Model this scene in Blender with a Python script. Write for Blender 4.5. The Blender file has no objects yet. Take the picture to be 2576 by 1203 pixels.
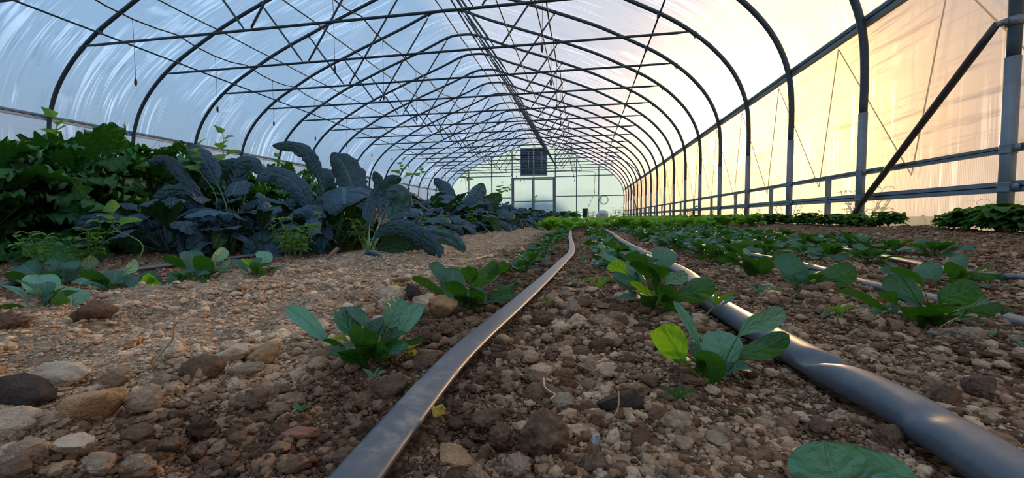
import bpy, bmesh, math, random
import numpy as np
from mathutils import Vector

random.seed(7)
RNG = np.random.default_rng(11)
H = 0.15                      # camera height above the bed
SP = 1.22                     # spacing of the hoops
Y0 = 2.719                    # distance of the nearest hoop
XC = -2.985                   # centre line of the house

# ------------------------------------------------------------------ camera
FPX, PW, PH = 1030.66, 2576.0, 1203.0
def _basis(yaw, pitch, roll):
    y, p, r = [math.radians(a) for a in (yaw, pitch, roll)]
    f = np.array([-math.sin(y) * math.cos(p), math.cos(y) * math.cos(p), math.sin(p)])
    rt = np.array([math.cos(y), math.sin(y), 0.0]); up = np.cross(rt, f)
    return math.cos(r) * rt + math.sin(r) * up, -math.sin(r) * rt + math.cos(r) * up, f
CR, CU, CF = _basis(9.931, -2.915, -0.378)
CAMP = np.array([0.0, 0.0, H])
cam_d = bpy.data.cameras.new('camera')
cam_d.sensor_fit = 'HORIZONTAL'; cam_d.sensor_width = 36.0
cam_d.lens = FPX / PW * 36.0
cam_d.clip_start = 0.02; cam_d.clip_end = 400
cam = bpy.data.objects.new('camera', cam_d)
bpy.context.scene.collection.objects.link(cam)
from mathutils import Matrix
m3 = Matrix(((CR[0], CU[0], -CF[0]), (CR[1], CU[1], -CF[1]), (CR[2], CU[2], -CF[2])))
cam.matrix_world = Matrix.Translation((0, 0, H)) @ m3.to_4x4()
bpy.context.scene.camera = cam

def ray(x, y):
    return CR * (x - PW / 2) / FPX - CU * (y - PH / 2) / FPX + CF
def at_z(z, x, y):
    d = ray(x, y); return CAMP + d * (z - H) / d[2]
def at_y(Y, x, y):
    d = ray(x, y); return CAMP + d * Y / d[1]
def at_x(X, x, y):
    d = ray(x, y); return CAMP + d * X / d[0]
def at_d(dep, x, y):                     # at a depth along the view axis
    return CAMP + ray(x, y) * dep

# ------------------------------------------------------------------ sky, sun, exposure
sc = bpy.context.scene
sc.view_settings.view_transform = 'Standard'
sc.view_settings.look = 'None'
sc.view_settings.gamma = 1.0
sc.view_settings.use_curve_mapping = False
sc.view_settings.exposure = 0.54
sc.cycles.max_bounces = 8
sc.cycles.diffuse_bounces = 4
sc.cycles.glossy_bounces = 3
sc.cycles.transmission_bounces = 6
sc.cycles.transparent_max_bounces = 12
sc.cycles.use_denoising = True
sc.cycles.caustics_reflective = False
sc.cycles.caustics_refractive = False
sc.cycles.sample_clamp_indirect = 6.0

SUN_AZ, SUN_EL = 21.0, 9.5              # degrees right of the house axis, and above the horizon
sv = Vector((math.sin(math.radians(SUN_AZ)) * math.cos(math.radians(SUN_EL)),
             math.cos(math.radians(SUN_AZ)) * math.cos(math.radians(SUN_EL)), math.sin(math.radians(SUN_EL))))
world = bpy.data.worlds.new('dusk_sky'); sc.world = world
world.use_nodes = True
nt = world.node_tree; nt.nodes.clear()
N = nt.nodes.new; L = nt.links.new
tc = N('ShaderNodeTexCoord')
def vmath(op, a, b=None):
    n = N('ShaderNodeVectorMath'); n.operation = op
    L(a, n.inputs[0])
    if b is not None:
        if isinstance(b, tuple): n.inputs[1].default_value = b
        else: L(b, n.inputs[1])
    return n
def wm(op, a, b=None, clamp=False):
    n = N('ShaderNodeMath'); n.operation = op; n.use_clamp = clamp
    for i, v in enumerate((a, b)):
        if v is None: continue
        if isinstance(v, (int, float)): n.inputs[i].default_value = v
        else: L(v, n.inputs[i])
    return n.outputs[0]
nd = vmath('NORMALIZE', tc.outputs['Generated'])
dt = vmath('DOT_PRODUCT', nd.outputs[0], tuple(sv)).outputs['Value']
dt = wm('MAXIMUM', dt, 0.0)
g1 = wm('POWER', dt, 8.0); g2 = wm('POWER', dt, 60.0)
sep = N('ShaderNodeSeparateXYZ'); L(nd.outputs[0], sep.inputs[0])
zz = wm('MAXIMUM', sep.outputs['Z'], 0.0)
zf = wm('POWER', zz, 0.6)
def rgbmix(fac, a, b, typ='MIX'):
    n = N('ShaderNodeMix'); n.data_type = 'RGBA'; n.blend_type = typ
    if isinstance(fac, (int, float)): n.inputs['Factor'].default_value = fac
    else: L(fac, n.inputs['Factor'])
    for k, v in (('A', a), ('B', b)):
        s_ = [q for q in n.inputs if q.name == k and q.type == 'RGBA'][0]
        if isinstance(v, tuple): s_.default_value = (*v, 1)
        else: L(v, s_)
    return [q for q in n.outputs if q.type == 'RGBA'][0]
base = rgbmix(zf, (0.54, 0.61, 0.70), (0.20, 0.45, 0.76))
w1 = rgbmix(g1, (0, 0, 0), (0.85, 0.40, 0.12))
w2 = rgbmix(g2, (0, 0, 0), (12.0, 6.6, 1.7))
s1 = rgbmix(1.0, base, w1, 'ADD'); s2 = rgbmix(1.0, s1, w2, 'ADD')
bg = N('ShaderNodeBackground'); L(s2, bg.inputs['Color']); bg.inputs['Strength'].default_value = 1.0
wo = N('ShaderNodeOutputWorld'); L(bg.outputs[0], wo.inputs['Surface'])

sun_d = bpy.data.lights.new('sun', 'SUN')
sun_d.energy = 4.2; sun_d.angle = math.radians(6.0); sun_d.color = (1.0, 0.60, 0.27)
sun = bpy.data.objects.new('sun', sun_d); sc.collection.objects.link(sun)
sun.rotation_euler = (-sv).to_track_quat('-Z', 'Y').to_euler()

# ------------------------------------------------------------------ helpers
COL = sc.collection
def tag(o, label=None, cat=None, group=None, kind=None):
    if label: o['label'] = label
    if cat: o['category'] = cat
    if group: o['group'] = group
    if kind: o['kind'] = kind
    return o
def empty(name, loc=(0, 0, 0), rz=0.0, sc_=1.0):
    o = bpy.data.objects.new(name, None); COL.objects.link(o)
    o.location = loc; o.rotation_euler = (0, 0, rz); o.scale = (sc_,) * 3
    o.empty_display_size = 0.05
    return o
def mesh_np(name, V, Q, mat=None, uv=None, smooth=True, T=None):
    """V (n,3), Q (m,4) quads or T (m,3) triangles."""
    me = bpy.data.meshes.new(name)
    V = np.asarray(V, np.float32)
    faces = []
    if Q is not None and len(Q): faces.append(np.asarray(Q, np.int32))
    if T is not None and len(T): faces.append(np.asarray(T, np.int32))
    me.vertices.add(len(V)); me.vertices.foreach_set('co', V.ravel())
    loops = np.concatenate([f.ravel() for f in faces])
    tot = np.concatenate([np.full(len(f), f.shape[1], np.int32) for f in faces])
    me.loops.add(len(loops)); me.loops.foreach_set('vertex_index', loops)
    me.polygons.add(len(tot))
    st = np.zeros(len(tot), np.int32); st[1:] = np.cumsum(tot)[:-1]
    me.polygons.foreach_set('loop_start', st); me.polygons.foreach_set('loop_total', tot)
    if uv is not None:
        u = me.uv_layers.new(name='UVMap')
        u.data.foreach_set('uv', np.asarray(uv, np.float32)[loops].ravel())
    me.update(calc_edges=True)
    me.polygons.foreach_set('use_smooth', np.full(len(tot), smooth))
    if mat: me.materials.append(mat)
    return me
def link(name, me, parent=None, loc=None):
    o = bpy.data.objects.new(name, me); COL.objects.link(o)
    if parent: o.parent = parent
    if loc is not None: o.location = loc
    return o
def copy_tree(o, parent=None):
    c = o.copy(); COL.objects.link(c)
    if parent: c.parent = parent
    for ch in list(o.children): copy_tree(ch, c)
    return c
class MB:
    """collects pieces of one mesh"""
    def __init__(self): self.V = []; self.Q = []; self.T = []; self.n = 0
    def add(self, V, Q=(), T=()):
        V = np.asarray(V, float)
        self.V.append(V)
        if len(Q): self.Q.append(np.asarray(Q, int) + self.n)
        if len(T): self.T.append(np.asarray(T, int) + self.n)
        self.n += len(V); return self
    def box(self, a, b):
        x0, y0, z0 = a; x1, y1, z1 = b
        V = [(x0,y0,z0),(x1,y0,z0),(x1,y1,z0),(x0,y1,z0),(x0,y0,z1),(x1,y0,z1),(x1,y1,z1),(x0,y1,z1)]
        Q = [(3,2,1,0),(4,5,6,7),(0,1,5,4),(1,2,6,5),(2,3,7,6),(3,0,4,7)]
        return self.add(V, Q)
    def tube(self, pts, r, n=8, r2=None, up=(0, 0, 1), cap=True, twist=0.0):
        """sweep an ellipse (r across, r2 up) along pts; r may be a list"""
        P = np.asarray(pts, float); m = len(P)
        rr = np.broadcast_to(np.asarray(r, float), (m,)); r2 = rr if r2 is None else np.broadcast_to(np.asarray(r2, float), (m,))
        Tn = np.gradient(P, axis=0) if m > 2 else np.repeat((P[1] - P[0])[None], 2, 0)
        Tn /= np.linalg.norm(Tn, axis=1)[:, None] + 1e-12
        up = np.asarray(up, float)
        if abs(Tn[0] @ up) > 0.95: up = np.array([1.0, 0, 0])
        S = np.cross(Tn, up); S /= np.linalg.norm(S, axis=1)[:, None] + 1e-12
        U = np.cross(S, Tn)
        a = np.linspace(0, 2 * math.pi, n, endpoint=False) + twist
        V = P[:, None] + S[:, None] * (np.cos(a)[None, :, None] * rr[:, None, None]) + U[:, None] * (np.sin(a)[None, :, None] * r2[:, None, None])
        V = V.reshape(-1, 3)
        i = np.arange(m - 1)[:, None] * n; j = np.arange(n)[None]; k = (j + 1) % n
        Q = np.stack([i + j, i + k, i + n + k, i + n + j], -1).reshape(-1, 4)
        T = []
        if cap:
            c0 = len(V); V = np.vstack([V, P[:1], P[-1:]])
            T = [(c0, (q + 1) % n, q) for q in range(n)] + [(c0 + 1, (m - 1) * n + q, (m - 1) * n + (q + 1) % n) for q in range(n)]
        return self.add(V, Q, T)
    def mesh(self, name, mat=None, smooth=True):
        return mesh_np(name, np.vstack(self.V), np.vstack(self.Q) if self.Q else None, mat, None, smooth,
                       np.vstack(self.T) if self.T else None)
    def build(self, name, mat=None, parent=None, smooth=True, loc=None):
        return link(name, self.mesh(name, mat, smooth), parent, loc)

# value noise
_perm = RNG.random(4096)
def vnoise(x, y, z=0.0):
    x = np.asarray(x, float); y = np.asarray(y, float); z = np.broadcast_to(np.asarray(z, float), x.shape)
    xi = np.floor(x).astype(int); yi = np.floor(y).astype(int); zi = np.floor(z).astype(int)
    fx, fy, fz = x - xi, y - yi, z - zi
    fx, fy, fz = [f * f * (3 - 2 * f) for f in (fx, fy, fz)]
    def h(a, b, c): return _perm[(a * 73 + b * 1571 + c * 3119 + ((a * 31) ^ (b * 57))) % 4096]
    r = 0
    for dx in (0, 1):
        for dy in (0, 1):
            for dz in (0, 1):
                r = r + h(xi + dx, yi + dy, zi + dz) * (fx if dx else 1 - fx) * (fy if dy else 1 - fy) * (fz if dz else 1 - fz)
    return r * 2 - 1
def smst(a, b, x):
    t = np.clip((np.asarray(x, float) - a) / (b - a), 0, 1); return t * t * (3 - 2 * t)
def catmull(P, n=8):
    P = np.asarray(P, float)
    if len(P) < 3:
        t = np.linspace(0, 1, n * 2)[:, None]; return P[0] * (1 - t) + P[-1] * t
    Q = np.vstack([2 * P[0] - P[1], P, 2 * P[-1] - P[-2]]); out = []
    for i in range(1, len(Q) - 2):
        t = np.linspace(0, 1, n, endpoint=False)[:, None]
        a, b, c, d = Q[i - 1], Q[i], Q[i + 1], Q[i + 2]
        out.append(0.5 * (2 * b + (c - a) * t + (2 * a - 5 * b + 4 * c - d) * t ** 2 + (3 * b - a - 3 * c + d) * t ** 3))
    out.append(P[-1:]); return np.vstack(out)
def resample(P, m):
    s = np.r_[0, np.cumsum(np.linalg.norm(np.diff(P, axis=0), axis=1))]
    t = np.linspace(0, s[-1], m)
    return np.stack([np.interp(t, s, P[:, i]) for i in range(3)], 1)

# ------------------------------------------------------------------ materials
class NT:
    def __init__(self, name):
        self.m = bpy.data.materials.new(name); self.m.use_nodes = True
        self.t = self.m.node_tree; self.t.nodes.clear()
        self.out = self.n('ShaderNodeOutputMaterial')
    def n(self, typ, **kw):
        x = self.t.nodes.new(typ)
        for k, v in kw.items(): setattr(x, k, v)
        return x
    def l(self, a, b): self.t.links.new(a, b)
    def setv(self, sock, v):
        if isinstance(v, (int, float)): sock.default_value = v
        elif isinstance(v, tuple): sock.default_value = (*v, 1) if (len(v) == 3 and sock.type == 'RGBA') else v
        else: self.l(v, sock)
    def math(self, op, a, b=0.0, c=None, clamp=False):
        x = self.n('ShaderNodeMath', operation=op, use_clamp=clamp)
        self.setv(x.inputs[0], a); self.setv(x.inputs[1], b)
        if c is not None: self.setv(x.inputs[2], c)
        return x.outputs[0]
    def mix(self, f, a, b, typ='MIX'):
        x = self.n('ShaderNodeMix', data_type='RGBA', blend_type=typ)
        self.setv(x.inputs['Factor'], f)
        ia = [q for q in x.inputs if q.name == 'A' and q.type == 'RGBA'][0]
        ib = [q for q in x.inputs if q.name == 'B' and q.type == 'RGBA'][0]
        self.setv(ia, a); self.setv(ib, b)
        return [q for q in x.outputs if q.type == 'RGBA'][0]
    def ramp(self, f, stops, interp='LINEAR'):
        x = self.n('ShaderNodeValToRGB'); x.color_ramp.interpolation = interp
        e = x.color_ramp.elements
        while len(e) > 1: e.remove(e[0])
        for i, (p, c) in enumerate(stops):
            q = e[0] if i == 0 else e.new(p)
            q.position = p; q.color = (*c, 1) if len(c) == 3 else c
        self.l(f, x.inputs[0]); return x.outputs[0]
    def mapr(self, v, a, b, c=0.0, d=1.0):
        x = self.n('ShaderNodeMapRange'); self.l(v, x.inputs[0])
        for i, q in enumerate((a, b, c, d)): x.inputs[i + 1].default_value = q
        return x.outputs[0]
    def coord(self, kind='Object'): return self.n('ShaderNodeTexCoord').outputs[kind]
    def mapping(self, v, scale=(1, 1, 1), loc=(0, 0, 0)):
        x = self.n('ShaderNodeMapping'); self.l(v, x.inputs['Vector'])
        x.inputs['Scale'].default_value = scale; x.inputs['Location'].default_value = loc
        return x.outputs[0]
    def noise(self, v, scale=5.0, detail=3.0, rough=0.5, dist=0.0):
        x = self.n('ShaderNodeTexNoise'); self.l(v, x.inputs['Vector'])
        x.inputs['Scale'].default_value = scale; x.inputs['Detail'].default_value = detail
        x.inputs['Roughness'].default_value = rough; x.inputs['Distortion'].default_value = dist
        return x.outputs['Fac']
    def voro(self, v, scale=5.0, feature='F1', out='Distance', rnd=1.0):
        x = self.n('ShaderNodeTexVoronoi', feature=feature); self.l(v, x.inputs['Vector'])
        x.inputs['Scale'].default_value = scale; x.inputs['Randomness'].default_value = rnd
        return x.outputs[out]
    def bump(self, h, strength=0.3, dist=0.01, nrm=None):
        x = self.n('ShaderNodeBump'); self.l(h, x.inputs['Height'])
        x.inputs['Strength'].default_value = strength; x.inputs['Distance'].default_value = dist
        if nrm is not None: self.l(nrm, x.inputs['Normal'])
        return x.outputs[0]
    def principled(self, color, rough=0.5, metal=0.0, spec=0.5, nrm=None, **kw):
        x = self.n('ShaderNodeBsdfPrincipled')
        self.setv(x.inputs['Base Color'], color); self.setv(x.inputs['Roughness'], rough)
        self.setv(x.inputs['Metallic'], metal); self.setv(x.inputs['Specular IOR Level'], spec)
        if nrm is not None: self.l(nrm, x.inputs['Normal'])
        for k, v in kw.items(): self.setv(x.inputs[k], v)
        return x.outputs[0]
    def done(self, sh): self.l(sh, self.out.inputs['Surface']); return self.m

def mat_plain(name, c, rough=0.5, metal=0.0, var=0.25, scale=30.0, spec=0.5):
    b = NT(name); o = b.coord()
    n = b.noise(o, scale, 4.0, 0.6)
    dark = tuple(q * (1 - var) for q in c); lite = tuple(min(1, q * (1 + var)) for q in c)
    col = b.mix(n, dark, lite)
    return b.done(b.principled(col, rough, metal, spec, b.bump(n, 0.15, 0.002)))

def mat_film(name, tint=(0.93, 0.95, 0.99), clear=0.28, wet=0.6, grime=0.35, ribs=0.0, smear=0.0, drip=1.0):
    b = NT(name); uv = b.coord('UV')
    # long water runs down the sheet, gathered in patches
    v1 = b.mapping(uv, (9.0 * drip, 0.42, 1)); n1 = b.noise(v1, 1.0, 3.0, 0.6, 0.35)
    line = b.mapr(n1, 0.54, 0.60)
    v1b = b.mapping(uv, (26.0 * drip, 0.7, 1), (3.1, 7.7, 0)); n1b = b.noise(v1b, 1.0, 2.0, 0.5, 0.6)
    line2 = b.mapr(n1b, 0.6, 0.67)
    patch = b.noise(b.mapping(uv, (0.9, 0.55, 1)), 1.0, 2.0, 0.5)
    pm = b.mapr(patch, 0.44, 0.56)
    wetm = b.math('MULTIPLY', b.math('MAXIMUM', line, b.math('MULTIPLY', line2, 0.8)), pm)
    blotch = b.mapr(b.noise(b.mapping(uv, (1.1, 0.9, 1), (9, 2, 0)), 1.0, 5.0, 0.65, 0.4), 0.62, 0.72)
    wetm = b.math('MAXIMUM', wetm, b.math('MULTIPLY', blotch, 0.55))
    gr = b.noise(b.mapping(uv, (22.0, 1.6, 1), (1, 5, 0)), 1.0, 6.0, 0.75)
    gr2 = b.noise(b.mapping(uv, (2.2, 1.3, 1)), 1.0, 3.0, 0.5)
    gm = b.math('MULTIPLY', b.mapr(gr, 0.5, 0.72), b.mapr(gr2, 0.35, 0.7))
    if smear:
        h1 = b.noise(b.mapping(uv, (0.9, 15.0, 1), (4, 1, 0)), 1.0, 6.0, 0.75, 0.3); h2 = b.noise(b.mapping(uv, (0.8, 1.6, 1), (7, 3, 0)), 1.0, 2.0, 0.5)
        gm = b.math('MAXIMUM', gm, b.math('MULTIPLY', b.math('MULTIPLY', b.mapr(h1, 0.50, 0.62), b.mapr(h2, 0.4, 0.6)), smear))
    col = b.mix(b.math('MULTIPLY', gm, grime), tint, (0.26, 0.26, 0.24))
    if wet > .1: col = b.mix(b.math('MULTIPLY', wetm, 0.9 if wet > .5 else 0.5), col, (0.98, 0.99, 1.0) if wet > .5 else (0.8, 0.72, 0.55))
    tr = b.n('ShaderNodeBsdfTranslucent'); b.setv(tr.inputs['Color'], col)
    di = b.n('ShaderNodeBsdfDiffuse'); di.inputs['Color'].default_value = (0.55, 0.58, 0.62, 1)
    m0 = b.n('ShaderNodeMixShader'); m0.inputs[0].default_value = 0.10
    b.l(tr.outputs[0], m0.inputs[1]); b.l(di.outputs[0], m0.inputs[2])
    tp = b.n('ShaderNodeBsdfTransparent'); b.setv(tp.inputs['Color'], b.mix(b.math('MULTIPLY', gm, grime), (0.97, 0.98, 1.0), (0.35, 0.35, 0.35)))
    f = b.math('ADD', clear, b.math('MULTIPLY', wetm, wet), clamp=True)
    if ribs:
        w = b.n('ShaderNodeTexWave', wave_type='BANDS', bands_direction='X'); b.l(b.mapping(uv, (1, 0.001, 1)), w.inputs['Vector'])
        w.inputs['Scale'].default_value = ribs; w.inputs['Distortion'].default_value = 0.0
        f = b.math('MULTIPLY', f, b.mapr(w.outputs['Fac'], 0.0, 1.0, 0.55, 1.15), clamp=True)
    m1 = b.n('ShaderNodeMixShader'); b.l(f, m1.inputs[0]); b.l(m0.outputs[0], m1.inputs[1]); b.l(tp.outputs[0], m1.inputs[2])
    gl = b.n('ShaderNodeBsdfGlossy'); gl.inputs['Roughness'].default_value = 0.35; gl.inputs['Color'].default_value = (1, 1, 1, 1)
    m2 = b.n('ShaderNodeMixShader'); m2.inputs[0].default_value = 0.03
    b.l(m1.outputs[0], m2.inputs[1]); b.l(gl.outputs[0], m2.inputs[2])
    return b.done(m2.outputs[0])

def mat_leaf(name, top, under, vein, trans, scale_q=7.0, blister=0.25, rough=0.42, bdist=0.004, var=0.18, tfac=0.35, sheen=0.5, blu=(7, 2.4, 1)):
    """uv: u 0..1 along the blade, v -1..1 across it"""
    b = NT(name); uv = b.coord('UV')
    s = b.n('ShaderNodeSeparateXYZ'); b.l(uv, s.inputs[0]); u, v = s.outputs[0], s.outputs[1]
    av = b.math('ABSOLUTE', v)
    mid = b.mapr(av, 0.03, 0.10, 1.0, 0.0)
    # side veins leave the midrib at an angle
    wob = b.math('MULTIPLY', b.math('SUBTRACT', b.noise(b.mapping(uv, (2.2, 1.3, 1)), 2.0, 2.0, 0.5), 0.5), 1.6)
    ph = b.math('ADD', b.math('SUBTRACT', b.math('MULTIPLY', u, scale_q), b.math('MULTIPLY', b.math('POWER', av, 0.8), 1.4)), b.math('ADD', wob, b.math('MULTIPLY', b.math('GREATER_THAN', v, 0.0), 0.5)))
    fr = b.math('FRACT', ph); dv = b.math('ABSOLUTE', b.math('SUBTRACT', fr, 0.5))
    side = b.mapr(dv, 0.02, 0.09, 1.0, 0.0)
    side = b.math('MULTIPLY', side, b.mapr(av, 0.55, 0.95, 1.0, 0.0))
    vn = b.math('MAXIMUM', mid, b.math('MULTIPLY', side, 0.5))
    oi = b.n('ShaderNodeObjectInfo')
    nz = b.noise(b.mapping(uv, (3, 2, 1)), 2.0, 4.0, 0.6)
    rn = b.math('ADD', b.math('MULTIPLY', oi.outputs['Random'], 0.6), b.math('MULTIPLY', nz, 0.5))
    tcol = b.mix(b.math('MULTIPLY', rn, 1.0, clamp=True), tuple(q * (1 - var) for q in top), tuple(min(1, q * (1 + 2 * var)) for q in top))
    vs = b.math('MAXIMUM', b.math('MULTIPLY', mid, 0.6), b.math('MULTIPLY', side, 0.12))
    tcol = b.mix(vs, tcol, vein)
    ucol = b.mix(vs, under, vein)
    geo = b.n('ShaderNodeNewGeometry')
    col = b.mix(geo.outputs['Backfacing'], tcol, ucol)
    hgt = b.math('SUBTRACT', b.math('MULTIPLY', dv, 1.6), b.math('MULTIPLY', mid, 0.7))
    hgt = b.math('ADD', hgt, b.math('MULTIPLY', nz, 0.5))
    if blister:
        vo = b.voro(b.mapping(uv, blu), 1.0, 'SMOOTH_F1')
        hgt = b.math('SUBTRACT', hgt, b.math('MULTIPLY', vo, 3.0 * blister))
    nm = b.bump(hgt, 0.8, bdist)
    pr = b.principled(col, rough, 0.0, sheen, nm)
    tl = b.n('ShaderNodeBsdfTranslucent'); b.setv(tl.inputs['Color'], b.mix(b.math('MULTIPLY', vn, 0.35), trans, tuple(q * 0.35 for q in trans))); b.l(nm, tl.inputs['Normal'])
    mx = b.n('ShaderNodeMixShader'); mx.inputs[0].default_value = tfac
    b.l(pr, mx.inputs[1]); b.l(tl.outputs[0], mx.inputs[2])
    return b.done(mx.outputs[0])

def mat_soil(name, island=False, dark=1.0):
    b = NT(name)
    g = b.n('ShaderNodeNewGeometry'); pos = g.outputs['Position']
    s = b.n('ShaderNodeSeparateXYZ'); b.l(pos, s.inputs[0]); x = s.outputs[0]
    big = b.noise(pos, 3.2, 3.0, 0.55)
    # dry crumbly crest left of the first seed row, damp earth along the drip lines
    wx = b.math('ADD', x, b.math('MULTIPLY', b.math('SUBTRACT', big, 0.5), 0.45))
    dry = b.math('MULTIPLY', b.mapr(wx, -1.05, -0.85), b.mapr(wx, -0.42, -0.22, 1.0, 0.0))
    dampc = b.math('MULTIPLY', b.mapr(wx, -0.36, -0.24), b.mapr(wx, -0.12, -0.02, 1.0, 0.0))
    fine = b.noise(pos, 60.0, 4.0, 0.65); med = b.noise(pos, 17.0, 3.0, 0.6)
    if island: rnd = g.outputs['Random Per Island']
    elif name == 'garden_soil':
        vc = b.n('ShaderNodeTexVoronoi'); b.l(pos, vc.inputs['Vector']); vc.inputs['Scale'].default_value = 150.0
        vs_ = b.n('ShaderNodeSeparateColor'); b.l(vc.outputs['Color'], vs_.inputs[0]); rnd = vs_.outputs[0]
    else: rnd = b.n('ShaderNodeObjectInfo').outputs['Random']
    mixr = b.math('ADD', b.math('MULTIPLY', rnd, 0.65), b.math('MULTIPLY', fine, 0.35))
    c_mid = b.ramp(mixr, [(0.0, (0.085, 0.045, 0.028)), (0.3, (0.165, 0.096, 0.058)), (0.52, (0.34, 0.215, 0.138)), (0.74, (0.53, 0.385, 0.265)), (0.95, (0.73, 0.59, 0.44))])
    c_dry = b.ramp(mixr, [(0.0, (0.30, 0.19, 0.12)), (0.35, (0.58, 0.42, 0.29)), (0.65, (0.78, 0.61, 0.45)), (1.0, (0.90, 0.79, 0.65))])
    c_dmp = b.ramp(mixr, [(0.0, (0.045, 0.028, 0.018)), (0.45, (0.11, 0.068, 0.042)), (0.8, (0.24, 0.155, 0.105)), (1.0, (0.42, 0.31, 0.23))])
    col = b.mix(dry, c_mid, c_dry); col = b.mix(b.math('MULTIPLY', dampc, 0.75), col, c_dmp)
    col = b.mix(b.mapr(med, 0.3, 0.65, 0.45, 0.0), col, (0.07, 0.042, 0.027))
    col = b.mix(1.0, col, (1.20 * dark, 1.10 * dark, 1.0 * dark), 'MULTIPLY')
    hg = b.math('ADD', b.math('MULTIPLY', fine, 0.5), b.math('MULTIPLY', b.noise(pos, 220.0, 3.0, 0.6), 0.4))
    if not island: hg = b.math('ADD', hg, b.math('MULTIPLY', b.voro(pos, 150.0), -2.2))
    if island: hg = b.math('ADD', hg, b.math('MULTIPLY', b.voro(pos, 260.0), -0.5))
    nm = b.bump(hg, 1.0, 0.005)
    return b.done(b.principled(col, 0.95, 0.0, 0.15, nm))

def mat_rock(name, c1, c2, rough=0.85, sc_=35.0):
    b = NT(name); o = b.coord()
    n = b.noise(o, sc_, 6.0, 0.7); n2 = b.noise(o, sc_ * 4, 4.0, 0.7)
    col = b.mix(b.mapr(n, 0.35, 0.65), c1, c2); col = b.mix(b.mapr(n2, 0.55, 0.7, 0.0, 0.5), col, tuple(q * 0.45 for q in c1))
    return b.done(b.principled(col, rough, 0.0, 0.2, b.bump(b.math('ADD', n, b.math('MULTIPLY', n2, 0.6)), 0.9, 0.006)))

M = {}
M['bow'] = mat_plain('silhouette_dark_tube', (0.050, 0.068, 0.078), 0.45, 0.2, 0.3, 14.0, 0.4)  # galvanised tube; its backlit silhouette darkness is put into the base colour
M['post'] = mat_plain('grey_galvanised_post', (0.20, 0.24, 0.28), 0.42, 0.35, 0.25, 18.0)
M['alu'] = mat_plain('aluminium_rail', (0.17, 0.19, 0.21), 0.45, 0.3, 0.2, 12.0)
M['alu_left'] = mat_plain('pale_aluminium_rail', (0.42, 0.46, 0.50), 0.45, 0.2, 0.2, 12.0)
M['brace'] = mat_plain('rusty_brown_tube', (0.055, 0.040, 0.032), 0.55, 0.0, 0.4, 20.0)
M['cable'] = mat_plain('black_cable', (0.012, 0.014, 0.016), 0.6, 0.0, 0.2)
M['rope'] = mat_plain('brown_rope', (0.09, 0.06, 0.05), 0.9, 0.0, 0.3)
M['film'] = mat_film('roof_film', (0.53, 0.60, 0.64), clear=0.24, wet=0.74, grime=0.75, drip=1.55)
M['curtain'] = mat_film('sun_tinted_curtain_film', (0.40, 0.315, 0.20), clear=0.21, wet=0.22, grime=0.9, smear=0.9, drip=1.9)  # warm glow of the low sun put into the film tint
M['curtain_l'] = mat_film('left_curtain_film', (0.60, 0.60, 0.66), clear=0.22, wet=0.35, grime=0.5, smear=0.5, drip=1.5)  # same film, tinted cool for the side away from the sun glow
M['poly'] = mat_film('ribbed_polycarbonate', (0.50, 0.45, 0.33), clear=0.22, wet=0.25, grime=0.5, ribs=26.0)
M['endpoly'] = mat_film('end_wall_polycarbonate', (0.27, 0.49, 0.66), clear=0.04, wet=0.03, grime=0.5)  # cool tint put in to cancel the gold sunlight on this sheet
M['soil'] = mat_soil('garden_soil', dark=0.72); M['gravel'] = mat_soil('soil_crumbs', True); M['clod'] = mat_soil('soil_clod')  # garden_soil is darkened: shade between the crumbs put into its colour

# ================================================================== STRUCTURE
KN = 18
YE = Y0 + KN * SP             # far end wall
YB = -3.6                     # rear end wall, behind the camera
XL_, XR_ = XC - 5.29, XC + 5.29
WOFF = 0.036                  # sheet lies just outside the tubes
prof_h = [(0, 4.55), (0.22, 4.54), (0.43, 4.485), (0.62, 4.41), (0.95, 4.27), (1.35, 4.12), (1.7, 3.99), (2.06, 3.86), (2.46, 3.70),
          (2.84, 3.55), (3.3, 3.35), (3.78, 3.10), (4.2, 2.87), (4.55, 2.62), (4.83, 2.36), (5.05, 2.08), (5.19, 1.80), (5.265, 1.52), (5.29, 1.2), (5.29, 0.8)]
def rib_z(off):
    a = abs(off); xs = [p[0] for p in prof_h[:18]]; zs = [p[1] for p in prof_h[:18]]
    return float(np.interp(a, xs, zs)) + H
pr = np.array([(-x, 0, z) for x, z in prof_h[::-1]] + [(x, 0, z) for x, z in prof_h[1:]])
prof = catmull(pr, 3); prof[:, 0] += XC; prof[:, 2] += H

def ground_z(x, y):
    x = np.asarray(x, float); y = np.asarray(y, float)
    z = 0.024 * np.exp(-((x + 0.78) / 0.20) ** 2)
    z = z - 0.016 * smst(-0.95, -1.15, x)
    z = z + 0.062 * smst(1.25, 2.15, x)
    z = z + 0.010 * vnoise(x * 2.1, y * 1.6, 3.0) + 0.006 * vnoise(x * 6.3, y * 5.1, 8.0)
    z = z - 0.006 * np.exp(-((x + 0.20) / 0.07) ** 2)
    return z
def gz(x, y): return float(ground_z(np.array([x]), np.array([y]))[0])

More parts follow.
